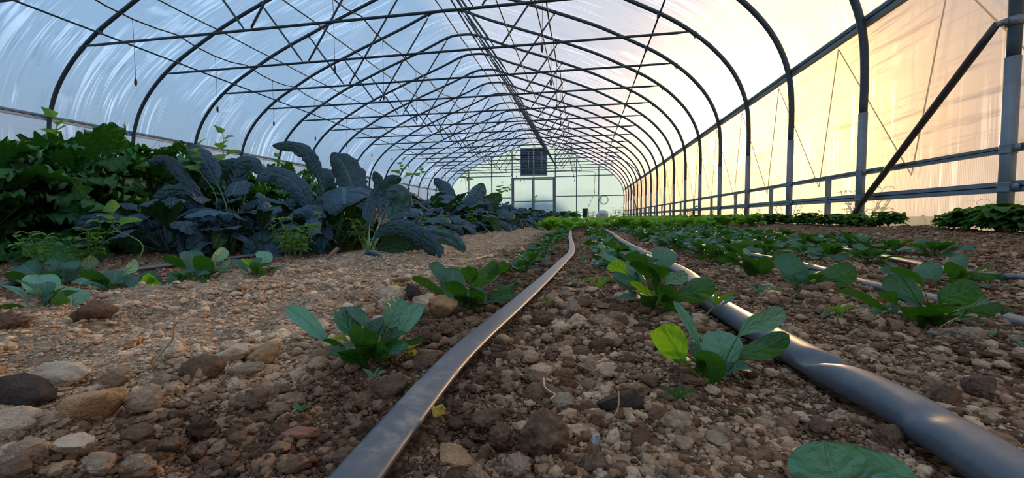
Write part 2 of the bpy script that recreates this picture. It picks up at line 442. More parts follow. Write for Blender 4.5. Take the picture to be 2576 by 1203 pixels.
# --- soil surface, finer close to the camera
def grid_surface(xs, ys, fn):
    X, Y = np.meshgrid(xs, ys); Z = fn(X, Y)
    V = np.stack([X, Y, Z], -1).reshape(-1, 3); nx = len(xs)
    i = np.arange(len(ys) - 1)[:, None] * nx + np.arange(nx - 1)[None]
    Q = np.stack([i, i + 1, i + nx + 1, i + nx], -1).reshape(-1, 4)
    return V, Q
def tape_path(px, z): return [at_z(z, x, y) for x, y in px]
P1_ = tape_path([(760, 1360), (900, 1198), (1010, 1062), (1130, 920), (1215, 838), (1300, 765), (1372, 700), (1418, 655), (1437, 634), (1438, 612), (1434, 594), (1436, 576)], 0.010)
P1_ += [np.array([-0.14, y, 0.012]) for y in (5.0, 5.6)]
P2_ = tape_path([(2900, 1420), (2620, 1245), (2400, 1105), (2250, 1015), (2100, 940), (1960, 862), (1830, 785), (1770, 748)], 0.014)
P2_ += [np.array([0.228 + 0.012 * math.sin(y * 2), y, 0.013]) for y in (1.0, 1.4, 2, 2.6, 3.3, 4.2, 5.6)]
def _path_xy(P):
    C = catmull(P, 8); o = np.argsort(C[:, 1]); return C[o, 1], C[o, 0]
_TX = [_path_xy(P1_), _path_xy(P2_)]
def soil_fn(X, Y):
    Z = ground_z(X, Y); d = np.hypot(X, Y)
    rough = 0.007 * vnoise(X * 22, Y * 22, 1.0) + 0.0045 * vnoise(X * 55, Y * 55, 2.0)
    lump = 0.012 * np.maximum(0, vnoise(X * 11, Y * 11, 5.0) - 0.15)
    near = np.full(X.shape, 9.0)
    for yy, xx in _TX: near = np.minimum(near, np.abs(X - np.interp(Y, yy, xx)))
    for xx in (0.60, 1.06): near = np.minimum(near, np.abs(X - xx))
    mk = smst(-0.004, 0.036, near)
    return Z * (0.25 + 0.75 * mk) + (rough + lump) * mk - 0.003 * (1 - mk)
xs = np.concatenate([np.linspace(-8.2, -3.0, 20, endpoint=False), np.linspace(-3.0, -1.3, 60, endpoint=False), np.linspace(-1.3, 1.3, 330, endpoint=False),
                     np.linspace(1.3, 2.28, 60)])
ys = np.concatenate([np.linspace(-3.5, 0.1, 12, endpoint=False), 0.1 + (1.4 - 0.1) * np.linspace(0, 1, 210, endpoint=False) ** 1.25, np.linspace(1.4, 4, 130, endpoint=False), np.linspace(4, YE, 110)])
V, Q = grid_surface(xs, ys, soil_fn)
floor = link('floor', mesh_np('floor', V, Q, M['soil'])); tag(floor, 'brown crumbly garden soil covering the beds of the greenhouse', kind='structure')

# --- grass outside, and the land around
b = NT('field_grass'); o_ = b.coord()
mg = b.done(b.principled(b.mix(b.noise(o_, 0.6, 5.0, 0.7), (0.035, 0.07, 0.02), (0.11, 0.13, 0.045)), 0.9))
ob = MB(); ob.add([(-90, -60, -0.09), (90, -60, -0.09), (90, 140, -0.09), (-90, 140, -0.09)], [(0, 1, 2, 3)])
fld = ob.build('field', mg, None, False); tag(fld, 'grass field outside seen dimly through the sheets', kind='structure')

# --- roof sheet from one hip rail over the ridge to the other
def sheet(path, y0, y1, mat, name, ny=2, off=0.0, parent=None):
    P = np.asarray(path, float); s = np.r_[0, np.cumsum(np.linalg.norm(np.diff(P, axis=0), axis=1))]
    ysn = np.linspace(y0, y1, ny); V = []; U = []
    for y in ysn:
        for p, t in zip(P, s): V.append((p[0], y, p[2])); U.append((y + off, t))
    n = len(P); i = np.arange(ny - 1)[:, None] * n + np.arange(n - 1)[None]
    Q = np.stack([i, i + 1, i + n + 1, i + n], -1).reshape(-1, 4)
    return link(name, mesh_np(name, V, Q, mat, U, True), parent)
ZH = 1.62 + H
Pn = np.gradient(prof, axis=0); nrm_ = np.stack([-Pn[:, 2], 0 * Pn[:, 0], Pn[:, 0]], -1); nrm_ /= np.linalg.norm(nrm_, axis=1)[:, None]
outp = prof + nrm_ * WOFF
roofp = outp[outp[:, 2] > ZH]
ceil_ = sheet(roofp, YB, YE, M['film'], 'ceiling'); tag(ceil_, 'translucent plastic roof sheet with water streaks arching over the beds', kind='structure')

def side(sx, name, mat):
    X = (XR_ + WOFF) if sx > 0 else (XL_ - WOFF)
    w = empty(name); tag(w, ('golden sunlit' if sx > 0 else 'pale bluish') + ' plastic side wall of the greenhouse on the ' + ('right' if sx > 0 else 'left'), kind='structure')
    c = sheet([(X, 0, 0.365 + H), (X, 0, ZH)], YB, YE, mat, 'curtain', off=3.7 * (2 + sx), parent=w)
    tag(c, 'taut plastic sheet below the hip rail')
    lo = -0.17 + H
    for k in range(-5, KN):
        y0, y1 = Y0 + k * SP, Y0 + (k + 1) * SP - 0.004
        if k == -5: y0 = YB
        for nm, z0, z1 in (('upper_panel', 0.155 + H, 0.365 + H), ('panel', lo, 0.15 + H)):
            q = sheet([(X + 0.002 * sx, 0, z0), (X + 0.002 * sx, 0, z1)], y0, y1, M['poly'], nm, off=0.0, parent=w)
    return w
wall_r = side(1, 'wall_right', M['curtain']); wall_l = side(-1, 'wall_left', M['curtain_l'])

# --- rear end wall behind the camera
bk = MB(); arch = [tuple(p) for p in outp[::2]] + [tuple(outp[-1])]
ring = [(XL_ - WOFF, 0, -0.17 + H)] + arch + [(XR_ + WOFF, 0, -0.17 + H)]
def end_sheet(y, mat, name, parent=None):
    R = np.array(ring); c = np.array([[XC, 0, 1.0]])
    V = np.vstack([R, c]); V[:, 1] = y; n = len(R)
    T = [(i, i + 1, n) for i in range(n - 1)] + [(n - 1, 0, n)]
    U = [(v[0], v[2]) for v in V]
    return link(name, mesh_np(name, V, None, mat, U, False, T), parent)
wf = end_sheet(YB, M['curtain_l'], 'wall_front'); tag(wf, 'pale end wall behind the camera', kind='structure')

# --- far end wall with its framework, double door and shutter
wb = empty('wall_back', (0, 0, 0)); tag(wb, 'far end wall of pale greenish translucent sheets in a thin metal grid', kind='structure')
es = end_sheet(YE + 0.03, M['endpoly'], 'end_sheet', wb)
def ex(px, py): return at_y(YE, px, py)
def bar(pa, pb, w, mat, name, parent, dy=0.0, d=0.05):
    a, c = ex(*pa), ex(*pb); mb = MB()
    if abs(a[0] - c[0]) < abs(a[2] - c[2]):
        x = (a[0] + c[0]) / 2; mb.box((x - w / 2, YE - d + dy, min(a[2], c[2])), (x + w / 2, YE + dy, max(a[2], c[2])))
    else:
        z = (a[2] + c[2]) / 2; mb.box((min(a[0], c[0]), YE - d + dy, z - w / 2), (max(a[0], c[0]), YE + dy, z + w / 2))
    return mb.build(name, mat, parent, False)
for px, top in ((1123, 425), (1180, 408), (1237.5, 392), (1289, 380), (1397, 385), (1450.3, 400), (1506, 418)):
    bar((px, top), (px, 556), 0.06, M['alu'], 'mullion', wb)
bar((1343, 362), (1343, 375), 0.06, M['alu'], 'mullion', wb); bar((1343, 441), (1343, 447), 0.06, M['alu'], 'mullion', wb)
for xa, xb, y in ((1060, 1286, 446.5), (1398, 1450, 444.5), (1450, 1545, 441.5), (1398, 1573, 492.8), (1060, 1286, 500)):
    bar((xa, y), (xb, y), 0.05, M['alu'], 'rail', wb)
ar = MB(); ar.tube([(p[0], YE - 0.03, p[2]) for p in prof], 0.032, 8); ar.build('end_arch', M['alu_left'], wb)
for sx in (XL_, XR_): q = MB(); q.tube([(sx, YE - 0.03, -0.1), (sx, YE - 0.03, 0.8 + H)], 0.034, 8); q.build('corner_post', M['post'], wb)

door = empty('door_1'); tag(door, 'double door with aluminium frame in the far end wall', kind='structure')
fr = MB(); a = ex(1287, 448); c = ex(1398, 556)
fr.box((a[0], YE - 0.10, 0.0), (a[0] + 0.09, YE - 0.01, a[2])); fr.box((c[0] - 0.09, YE - 0.10, 0.0), (c[0], YE - 0.01, a[2])); fr.box((a[0] + 0.09, YE - 0.10, a[2] - 0.09), (c[0] - 0.09, YE - 0.01, a[2]))
fr.build('door_frame', M['alu'], door, False)
xm = (a[0] + c[0]) / 2
for x0, x1 in ((a[0] + 0.095, xm - 0.004), (xm + 0.004, c[0] - 0.095)):
    lf = MB(); z1 = a[2] - 0.095
    lf.box((x0, YE - 0.09, 0.02), (x0 + 0.07, YE - 0.05, z1)); lf.box((x1 - 0.07, YE - 0.09, 0.02), (x1, YE - 0.05, z1))
    for zz_ in (0.02, 1.13, z1 - 0.06): lf.box((x0 + 0.07, YE - 0.09, zz_), (x1 - 0.07, YE - 0.05, zz_ + 0.05))
    d_ = lf.build('door_leaf', M['alu'], door, False)

win = empty('window_1'); tag(win, 'dark slatted vent shutter above the double door', kind='structure')
a = ex(1309, 373.5); c = ex(1377.5, 442.5); zt, zb = a[2], c[2]
wfm = MB(); t_ = 0.055
wfm.box((a[0], YE - 0.16, zb), (a[0] + t_, YE - 0.02, zt)); wfm.box((c[0] - t_, YE - 0.16, zb), (c[0], YE - 0.02, zt))
wfm.box((a[0] + t_, YE - 0.16, zt - 0.07), (c[0] - t_, YE - 0.02, zt)); wfm.box((a[0] + t_, YE - 0.16, zb), (c[0] - t_, YE - 0.02, zb + t_))
xm = (a[0] + c[0]) / 2; wfm.box((xm - 0.04, YE - 0.16, zb + t_), (xm + 0.04, YE - 0.02, zt - 0.07))
wfm.build('window_frame', M['alu_left'], win, False)
bkp = MB(); bkp.box((a[0] + t_, YE - 0.03, zb + t_), (c[0] - t_, YE - 0.015, zt - 0.07)); bkp.build('shutter_backing', mat_plain('shutter_dark', (0.015, 0.02, 0.024), 0.6), win, False)
msl = mat_plain('shutter_slat', (0.12, 0.15, 0.17), 0.5, 0.2)
for (x0, x1) in ((a[0] + t_, xm - 0.04), (xm + 0.04, c[0] - t_)):
    nsl = 16; dz = (zt - 0.07 - zb - t_) / nsl
    for i in range(nsl):
        z0 = zb + t_ + i * dz; s_ = MB()
        s_.add([(x0, YE - 0.05, z0 + dz * 0.95), (x1, YE - 0.05, z0 + dz * 0.95), (x1, YE - 0.10, z0), (x0, YE - 0.10, z0),
                (x0, YE - 0.042, z0 + dz * 0.95), (x1, YE - 0.042, z0 + dz * 0.95), (x1, YE - 0.092, z0), (x0, YE - 0.092, z0)],
               [(0, 1, 2, 3), (7, 6, 5, 4), (3, 2, 6, 7), (1, 0, 4, 5), (0, 3, 7, 4), (2, 1, 5, 6)])
        s_.build('slat', msl, win, False)
    rd = MB(); xc_ = (x0 + x1) / 2 + 0.08; rd.box((xc_, YE - 0.115, zb + 0.25), (xc_ + 0.03, YE - 0.103, zt - 0.25)); rd.build('link_rod', M['alu_left'], win, False)

# ------------------------------------------------------------------ hoop trusses
def flat_tube(mb, a, b_, r):
    """a tube with squashed ends, as bolted braces have"""
    a = np.array(a, float); b_ = np.array(b_, float); d = b_ - a; L_ = np.linalg.norm(d)
    ts = np.array([0, 0.035, 0.075, 0.925, 0.965, 1.0]) if L_ < 3 else np.array([0, 0.008, 0.018, 0.982, 0.992, 1.0])
    P = a + d * ts[:, None]
    return mb.tube(P, [r * .45, r * .5, r, r, r * .5, r * .45], 8, [r * 1.25, r * 1.35, r, r, r * 1.35, r * 1.25], up=(0, 1, 0))
bow_pts = [tuple(p) for p in prof]
def truss_meshes():
    d = {}
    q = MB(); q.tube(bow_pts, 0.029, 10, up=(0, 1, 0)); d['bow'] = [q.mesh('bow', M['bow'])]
    posts = []
    for X in (XL_, XR_):
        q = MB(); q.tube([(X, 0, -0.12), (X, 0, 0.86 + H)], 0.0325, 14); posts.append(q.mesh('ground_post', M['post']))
    d['ground_post'] = posts
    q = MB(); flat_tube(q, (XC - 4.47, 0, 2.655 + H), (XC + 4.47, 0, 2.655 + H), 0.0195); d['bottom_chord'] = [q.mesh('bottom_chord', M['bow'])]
    st = []
    for sgn in (-1, 1):
        for xo, rx in ((1.72, 2.46), (1.60, 0.37)):
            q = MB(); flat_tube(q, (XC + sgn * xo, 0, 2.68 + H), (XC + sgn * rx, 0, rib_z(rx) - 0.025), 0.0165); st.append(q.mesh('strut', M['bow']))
    d['strut'] = st
    cl = []
    for sgn in (-1, 1):
        for X, z in ((4.50, rib_z(4.50)), (2.46, rib_z(2.46)), (0.37, rib_z(0.37))):
            q = MB(); j = np.argmin(abs(prof[:, 0] - (XC + sgn * X))); j = min(max(j, 1), len(prof) - 2)
            dr = prof[j + 1] - prof[j - 1]; dr /= np.linalg.norm(dr); c0 = prof[j]
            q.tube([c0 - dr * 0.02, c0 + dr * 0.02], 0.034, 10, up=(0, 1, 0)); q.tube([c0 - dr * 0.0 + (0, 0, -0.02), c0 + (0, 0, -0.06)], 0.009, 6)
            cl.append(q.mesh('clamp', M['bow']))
    d['clamp'] = cl
    pc = []
    for z in (0.362, 0.152):
        for X, sg in ((XR_, 1), (XL_, -1)):
            e = MB(); e.tube([(X, 0, z + H - 0.027), (X, 0, z + H - 0.021), (X, 0, z + H + 0.021), (X, 0, z + H + 0.027)], [0.0365, 0.0355, 0.0355, 0.0365], 14)
            e.box((X - 0.012, -0.075, z + H - 0.02), (X + 0.0, -0.030, z + H + 0.02))
            pc.append(e.mesh('post_clamp', M['post']))
    d['post_clamp'] = pc
    return d
TM = truss_meshes()
ORD = ['first', 'second', 'third', 'fourth', 'fifth', 'sixth', 'seventh', 'eighth', 'ninth', 'tenth', 'eleventh', 'twelfth', 'thirteenth',
       'fourteenth', 'fifteenth', 'sixteenth', 'seventeenth', 'eighteenth', 'nineteenth', 'twentieth']
GT = 'steel hoop trusses carrying the roof'
for k in range(0, KN):
    t = empty('hoop_truss', (0, Y0 + k * SP, 0))
    tag(t, 'grey steel hoop truss arching over the beds, the %s from the camera' % ORD[k], 'hoop', GT)
    for nm, ms in TM.items():
        for me in ms: link(nm, me, t)
# ------------------------------------------------------------------ rails along the side walls
def rail_box(x0, x1, z0, z1, mat, name, label, ya=YB + 0.1, yb=YE - 0.08, groove=True, cat='rail'):
    e = empty(name, ((x0 + x1) / 2, Y0, (z0 + z1) / 2)); tag(e, label, cat)
    ya -= Y0; yb -= Y0; w = (x1 - x0) / 2; h = (z1 - z0) / 2
    q = MB(); q.box((-w, ya, -h), (w, yb, -h * 0.12)); q.build('lower_lip', mat, e, False)
    q = MB(); q.box((-w, ya, h * 0.12), (w, yb, h)); q.build('upper_lip', mat, e, False)
    q = MB(); q.box((-w * 0.6, ya, -h * 0.12), (w * 0.6, yb, h * 0.12)); q.build('groove', M['cable'], e, False)
    return e
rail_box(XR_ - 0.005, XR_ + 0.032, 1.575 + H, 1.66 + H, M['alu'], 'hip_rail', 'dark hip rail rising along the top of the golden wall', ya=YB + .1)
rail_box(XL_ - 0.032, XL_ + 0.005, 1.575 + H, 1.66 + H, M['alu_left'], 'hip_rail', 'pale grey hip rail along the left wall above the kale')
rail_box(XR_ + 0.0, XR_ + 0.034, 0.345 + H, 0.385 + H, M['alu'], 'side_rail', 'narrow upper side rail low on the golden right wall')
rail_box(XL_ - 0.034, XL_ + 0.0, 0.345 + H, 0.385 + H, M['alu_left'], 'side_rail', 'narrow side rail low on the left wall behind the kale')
rail_box(XR_ + 0.002, XR_ + 0.034, 0.125 + H, 0.185 + H, M['post'], 'base_board', 'broad blue grey lower board between the posts of the right wall', cat='board')
rail_box(XL_ - 0.034, XL_ - 0.002, 0.125 + H, 0.185 + H, M['post'], 'base_board', 'lower board at the foot of the left wall', cat='board')
# short posts between the hoops
for k in range(1, KN - 1):
    o = MB().box((-0.018, -0.018, -0.12), (0.018, 0.018, 0.345 + H)).build('short_post', M['post'], None, False, (XR_ + 0.012, Y0 + (k + 0.40) * SP, 0))
    tag(o, 'short square post under the side rail between the %s and %s hoops' % (ORD[k], ORD[k + 1]), 'post', 'short posts of the right wall')
# purlins under the hoops
for off, lab in ((-4.2, 'long thin purlin tube under the left slope of the roof'), (4.05, 'long thin purlin tube crossing the hoops on the right slope'),
                 (0.30, 'ridge purlin tube just right of the peak, the left one of two'), (0.47, 'ridge purlin tube right of the peak, the right one of two')):
    q = MB(); z = rib_z(off) - 0.045
    q.tube([(0, 0, 0), (0, YE - 0.9, 0)], 0.0175 if abs(off) < 1 else 0.014, 8)
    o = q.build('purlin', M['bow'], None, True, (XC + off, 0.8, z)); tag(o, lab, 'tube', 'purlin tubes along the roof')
    for k in range(1, KN):
        c_ = MB(); c_.box((-0.022, -0.025, -0.012), (0.022, 0.025, 0.045)); c_.build('clip', M['bow'], o, False, (0, Y0 + k * SP - 0.8, 0))
# trellis cables on the chords
ZC = 2.69 + H
cab = [(-5.80, 'sagging', 'leftmost sagging cable with bobbins over the curly kale'), (-5.10, 'taut', 'taut cable second from the left on the chords'),
       (-3.62, 'taut', 'taut cable third from the left on the chords'), (-2.93, 'sagging', 'wavy sagging cable with bobbins over the dark kale'),
       (-1.80, 'taut', 'taut thin cable running below the roof peak'), (-1.07, 'taut', 'taut cable clamped to the chords right of the peak'),
       (-0.60, 'taut', 'taut cable left of the rightmost bobbin cable'), (-0.45, 'sagging', 'rightmost sagging cable with bobbins above the drip tape')]
HG = []
for x, kind, lab in cab:
    P = []
    for k in range(-1, KN + 1):
        for f in (0, 0.25, 0.5, 0.75):
            y = Y0 + (k + f) * SP
            if y > YE - 0.1: break
            P.append((0.02 * math.sin(k * 2.1 + x) if kind == 'sagging' else 0, y, -(0.07 if kind == 'sagging' else 0.012) * 4 * f * (1 - f)))
    q = MB(); q.tube(P, 0.0085 if kind == 'taut' else 0.0095, 6); o = q.build('trellis_cable', M['cable'], None, True, (x, 0, ZC)); tag(o, lab, 'cable', 'cables over the chords')
    if kind == 'sagging': HG += [(x, k) for k in range(1, 15)]
bob = MB(); bob.tube([(0, 0, 0.05), (0, 0, 0.045), (0, 0, 0.02), (0, 0, -0.015), (0, 0, -0.045), (0, 0, -0.055)], [0.003, 0.008, 0.015, 0.017, 0.008, 0.002], 10)
bobm = bob.mesh('bobbin', mat_plain('bobbin_grey', (0.035, 0.032, 0.035), 0.6))
where = {-5.80: 'the leftmost sagging cable', -2.93: 'the middle sagging cable', -0.45: 'the rightmost sagging cable'}
for x, k in HG:
    Ln = 0.78 - (0.06 if x > -2 else 0) + 0.03 * math.sin(k * 3.3 + x)
    e = empty('hanging_bobbin', (x, Y0 + (k + 0.5) * SP, ZC - 0.07)); tag(e, 'dark string bobbin hanging from %s past the %s hoop' % (where[x], ORD[k]), 'bobbin', 'string bobbins hanging from the cables')
    q = MB(); q.tube([(0, 0, 0), (0.004, 0, -Ln / 2), (0, 0, -Ln)], 0.0028, 5); q.build('string', M['cable'], e)
    link('bobbin', bobm, e, (0, 0, -Ln - 0.04))
# diagonal braces
q = MB(); flat_tube(q, (0, 0, 0), (0, 1.17, -1.04), 0.0215); o = q.build('diagonal_brace', M['brace'], None, True, (XR_ - 0.045, 2.765, 1.06 + H))
tag(o, 'brown diagonal brace tube leaning between the two nearest right posts', 'brace')
for z, y in ((1.05, Y0), (0.015, Y0 + SP)):
    c_ = MB(); c_.tube([(0, 0, -0.022), (0, 0, 0.022)], 0.0375, 14); c_.box((-0.06, -0.012, -0.014), (-0.03, 0.03 if z > 1 else 0.012, 0.014))
    c_.build('ring_clamp', M['post'], o, True, (0.045, y - 2.765, z - 1.06))
ea, eb = at_x(XR_ - 0.05, 1588, 468), at_x(XR_ - 0.05, 1606, 548)
q = MB(); q.tube([ea, eb], 0.02, 8); o = q.build('diagonal_brace', M['bow']); tag(o, 'grey diagonal wind brace far down the right wall', 'brace')
P_ = []
for t in np.linspace(0, 1, 9):
    off = 4.0 + t * 1.24; P_.append((XC + off - 0.05, 19.6 - t * 2.6, rib_z(off) - 0.05))
q = MB(); q.tube(P_, 0.02, 8); o = q.build('diagonal_brace', M['bow']); tag(o, 'curved grey wind brace far up on the right slope', 'brace')
# zigzag ropes that hold the curtains, outside the sheet
for X, lab in ((XR_ + 0.10, 'zigzag rope lacing outside the golden side sheet'), (XL_ - 0.10, 'zigzag rope lacing outside the left side sheet')):
    P = []
    for n in range(-4, 17):
        P += [(X, 3.28 + 1.22 * n, 1.60 + H), (X, 3.54 + 1.22 * n, 0.30 + H)]
    q = MB()
    for a_, b_ in zip(P[:-1], P[1:]): q.tube([a_, b_], 0.0045, 6)
    o = q.build('lacing_rope', M['rope']); tag(o, lab, 'rope')

# ------------------------------------------------------------------ trees outside, they shade the far end
def tree(x, y, h, w, lab):
    e = empty('tree', (x, y, -0.09)); tag(e, lab, 'tree', 'trees outside the greenhouse')
    q = MB(); q.tube(catmull([(0, 0, 0), (0.1, 0, h * .3), (0, 0.1, h * .6)], 4), 0.14, 7); q.build('trunk', M['brace'], e)
    n = 900; c = RNG.normal(size=(n, 3)); c /= np.linalg.norm(c, axis=1)[:, None]; c *= RNG.random((n, 1)) ** 0.4
    c = c * (w / 2, w / 2, h * .36) + (0, 0, h * .62); a = RNG.normal(size=(n, 3)); b_ = RNG.normal(size=(n, 3)); s_ = 0.35
    a *= s_ / np.linalg.norm(a, axis=1)[:, None]; b_ *= s_ / np.linalg.norm(b_, axis=1)[:, None]
    V = np.stack([c - a, c + b_, c + a, c - b_], 1).reshape(-1, 3)
    link('foliage', mesh_np('foliage', V, np.arange(4 * n).reshape(-1, 4), M['treeleaf'], None, False), e)
M['treeleaf'] = mat_plain('tree_leaves', (0.04, 0.09, 0.03), 0.8, 0.0, 0.4, 1.0)
tn = ['left of the end wall', 'behind the left bay of the end wall', 'behind the double door', 'behind the hose on the end wall', 'behind the right corner of the house']
for (x, y, h, w), nm in zip([(-8.5, 33, 2.6, 4.0), (-4.5, 32, 2.2, 4.0), (-0.5, 31.5, 2.4, 3.8)], tn):
    tree(x, y, h, w, 'low leafy tree standing outside ' + nm)

# ================================================================== GROUND LITTER AND DRIP LINES
def ico(sub):
    bm = bmesh.new(); bmesh.ops.create_icosphere(bm, subdivisions=sub, radius=1.0)
    V = np.array([v.co[:] for v in bm.verts]); T = np.array([[v.index for v in f.verts] for f in bm.faces]); bm.free()
    return V, T
IC = {s: ico(s) for s in (1, 2, 3, 4)}
def rock_shape(sub, seed, lump=0.25, cuts=0, stretch=(1, 1, 1), fine=0.05):
    V, T = IC[sub]; V = V.copy(); r = np.random.default_rng(seed)
    o = r.random(3) * 50
    n = vnoise(V[:, 0] * 1.3 + o[0], V[:, 1] * 1.3 + o[1], V[:, 2] * 1.3 + o[2]); n2 = vnoise(V[:, 0] * 3.1 + o[1], V[:, 1] * 3.1 + o[2], V[:, 2] * 3.1)
    V = V * (1 + lump * n + lump * 0.7 * n2)[:, None]
    if sub > 2: V = V * (1 + fine * vnoise(V[:, 0] * 8 + o[0], V[:, 1] * 8, V[:, 2] * 8 + o[2]))[:, None]
    for _ in range(cuts):
        d = r.normal(size=3); d /= np.linalg.norm(d); h = 0.45 + 0.35 * r.random()
        p = V @ d; V = V - np.outer(np.maximum(0, p - h) * 0.92, d)
    return V * np.array(stretch), T

# --- drip lines
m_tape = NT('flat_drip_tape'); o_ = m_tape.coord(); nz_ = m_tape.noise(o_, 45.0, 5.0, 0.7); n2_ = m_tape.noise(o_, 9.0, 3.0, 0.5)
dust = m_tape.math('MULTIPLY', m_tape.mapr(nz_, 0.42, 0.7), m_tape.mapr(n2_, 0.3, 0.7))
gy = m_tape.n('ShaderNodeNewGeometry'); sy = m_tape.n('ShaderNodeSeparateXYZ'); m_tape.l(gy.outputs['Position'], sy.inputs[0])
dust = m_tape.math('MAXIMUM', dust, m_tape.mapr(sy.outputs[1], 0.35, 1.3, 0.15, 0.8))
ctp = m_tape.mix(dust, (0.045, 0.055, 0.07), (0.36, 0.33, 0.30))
M['tape'] = m_tape.done(m_tape.principled(ctp, m_tape.mapr(dust, 0, 1, 0.30, 0.7), 0.0, 0.6, m_tape.bump(nz_, 0.15, 0.001)))
b = NT('black_drip_tube'); o_ = b.coord(); nz_ = b.noise(o_, 60.0, 4.0, 0.7)
M['tube'] = b.done(b.principled(b.mix(b.mapr(nz_, 0.45, 0.75, 0, 0.5), (0.085, 0.100, 0.125), (0.22, 0.20, 0.18)), 0.38, 0.0, 0.6, b.bump(nz_, 0.12, 0.001)))
def drip(P, hw, hh, mat, name, label, dents=(), n=160, roll=0.0, grade=1.0):
    C = catmull(P, 10); s = np.r_[0, np.cumsum(np.linalg.norm(np.diff(C, axis=0), axis=1))]
    t = (np.linspace(0, 1, n) ** grade) * s[-1]; C = np.stack([np.interp(t, s, C[:, i]) for i in range(3)], 1)
    nr = 18; Tn = np.gradient(C, axis=0); Tn /= np.linalg.norm(Tn, axis=1)[:, None]
    S = np.cross(Tn, (0, 0, 1)); S /= np.linalg.norm(S, axis=1)[:, None]; U = np.cross(S, Tn)
    a = np.linspace(0, 2 * math.pi, nr, endpoint=False)
    R1 = np.full((n, nr), hw); R2 = np.full((n, nr), hh); V = np.zeros((n, nr, 3))
    ca, sa = np.cos(a), np.sin(a)
    for i in range(n):
        x = hw * ca; y = hh * sa.copy(); sq = hh * np.sign(sa) * np.abs(sa) ** (1.0 if hh > hw * .5 else 0.6); y = sq
        for ds, dep, wd, sk in dents:
            q = t[i] - ds - sk * x
            y = y - dep * np.exp(-(q / wd) ** 2) * np.clip(y / hh, 0, 1)
            x = x * (1 + 0.10 * np.exp(-((t[i] - ds) / wd) ** 2))
        y = y + x * roll
        V[i] = C[i] + S[i] * x[:, None] + U[i] * y[:, None]
    i = np.arange(n - 1)[:, None] * nr; j = np.arange(nr)[None]; k = (j + 1) % nr
    Q = np.stack([i + j, i + k, i + nr + k, i + nr + j], -1).reshape(-1, 4)
    o = link(name, mesh_np(name, V.reshape(-1, 3), Q, mat)); tag(o, label, 'drip line', 'drip irrigation lines on the beds')
    return C
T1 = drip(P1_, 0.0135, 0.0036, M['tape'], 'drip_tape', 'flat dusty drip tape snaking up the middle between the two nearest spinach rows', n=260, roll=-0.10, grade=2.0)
s2 = sum(np.linalg.norm(P2_[i + 1] - P2_[i]) for i in range(4)) + 0.004
T2 = drip(P2_, 0.0175, 0.0132, M['tube'], 'drip_tube', 'thick black inflated drip tube with a crease, running to the bottom right corner', dents=((s2, 0.010, 0.011, -0.9), (s2 - 0.10, 0.0022, 0.008, 0.3)), n=420, grade=2.0)
P3_ = tape_path([(2900, 905), (2700, 850), (2560, 812), (2370, 760), (2170, 713)], 0.012)
P3_ += [np.array([0.60 + 0.012 * math.sin(y * 2.3), y, 0.012]) for y in (1.2, 1.6, 2.2, 3.0, 4.2, 5.6)]
drip(P3_, 0.0125, 0.0095, M['tube'], 'drip_tube', 'black drip tube behind the right spinach plants, third line from the left', n=200, grade=1.7)
P4_ = tape_path([(2900, 735), (2700, 716), (2560, 698), (2400, 682)], 0.012) + [np.array([1.06, y, 0.012]) for y in (1.9, 2.6, 3.5, 5.6)]
drip(P4_, 0.0125, 0.008, M['tube'], 'drip_tube', 'rightmost black drip tube, nearest to the golden wall', n=160, grade=1.5)
for x, lab in ((-1.0, 'dark drip tube in the front left row just behind the dry crest'), (-1.40, 'dark drip tube at the foot of the blue green kale')):
    drip([np.array([x + 0.01 * math.sin(y * 3), y, -0.004 + 0.0]) for y in (0.35, 0.6, 0.9, 1.3, 2.0, 3.5, 6, 10)], 0.0125, 0.007, M['tube'], 'drip_tube', lab, n=160, grade=1.5)
def tape_dist(x, y):
    d = np.full(x.shape, 9.0)
    for C, w in ((T1, 0.0145), (T2, 0.0105)):
        o = np.argsort(C[:, 1]); d = np.minimum(d, np.abs(x - np.interp(y, C[o, 1], C[o, 0])) - w)
    for xx in (0.60, 1.06, -1.0, -1.4): d = np.minimum(d, np.abs(x - xx) - 0.016)
    return d

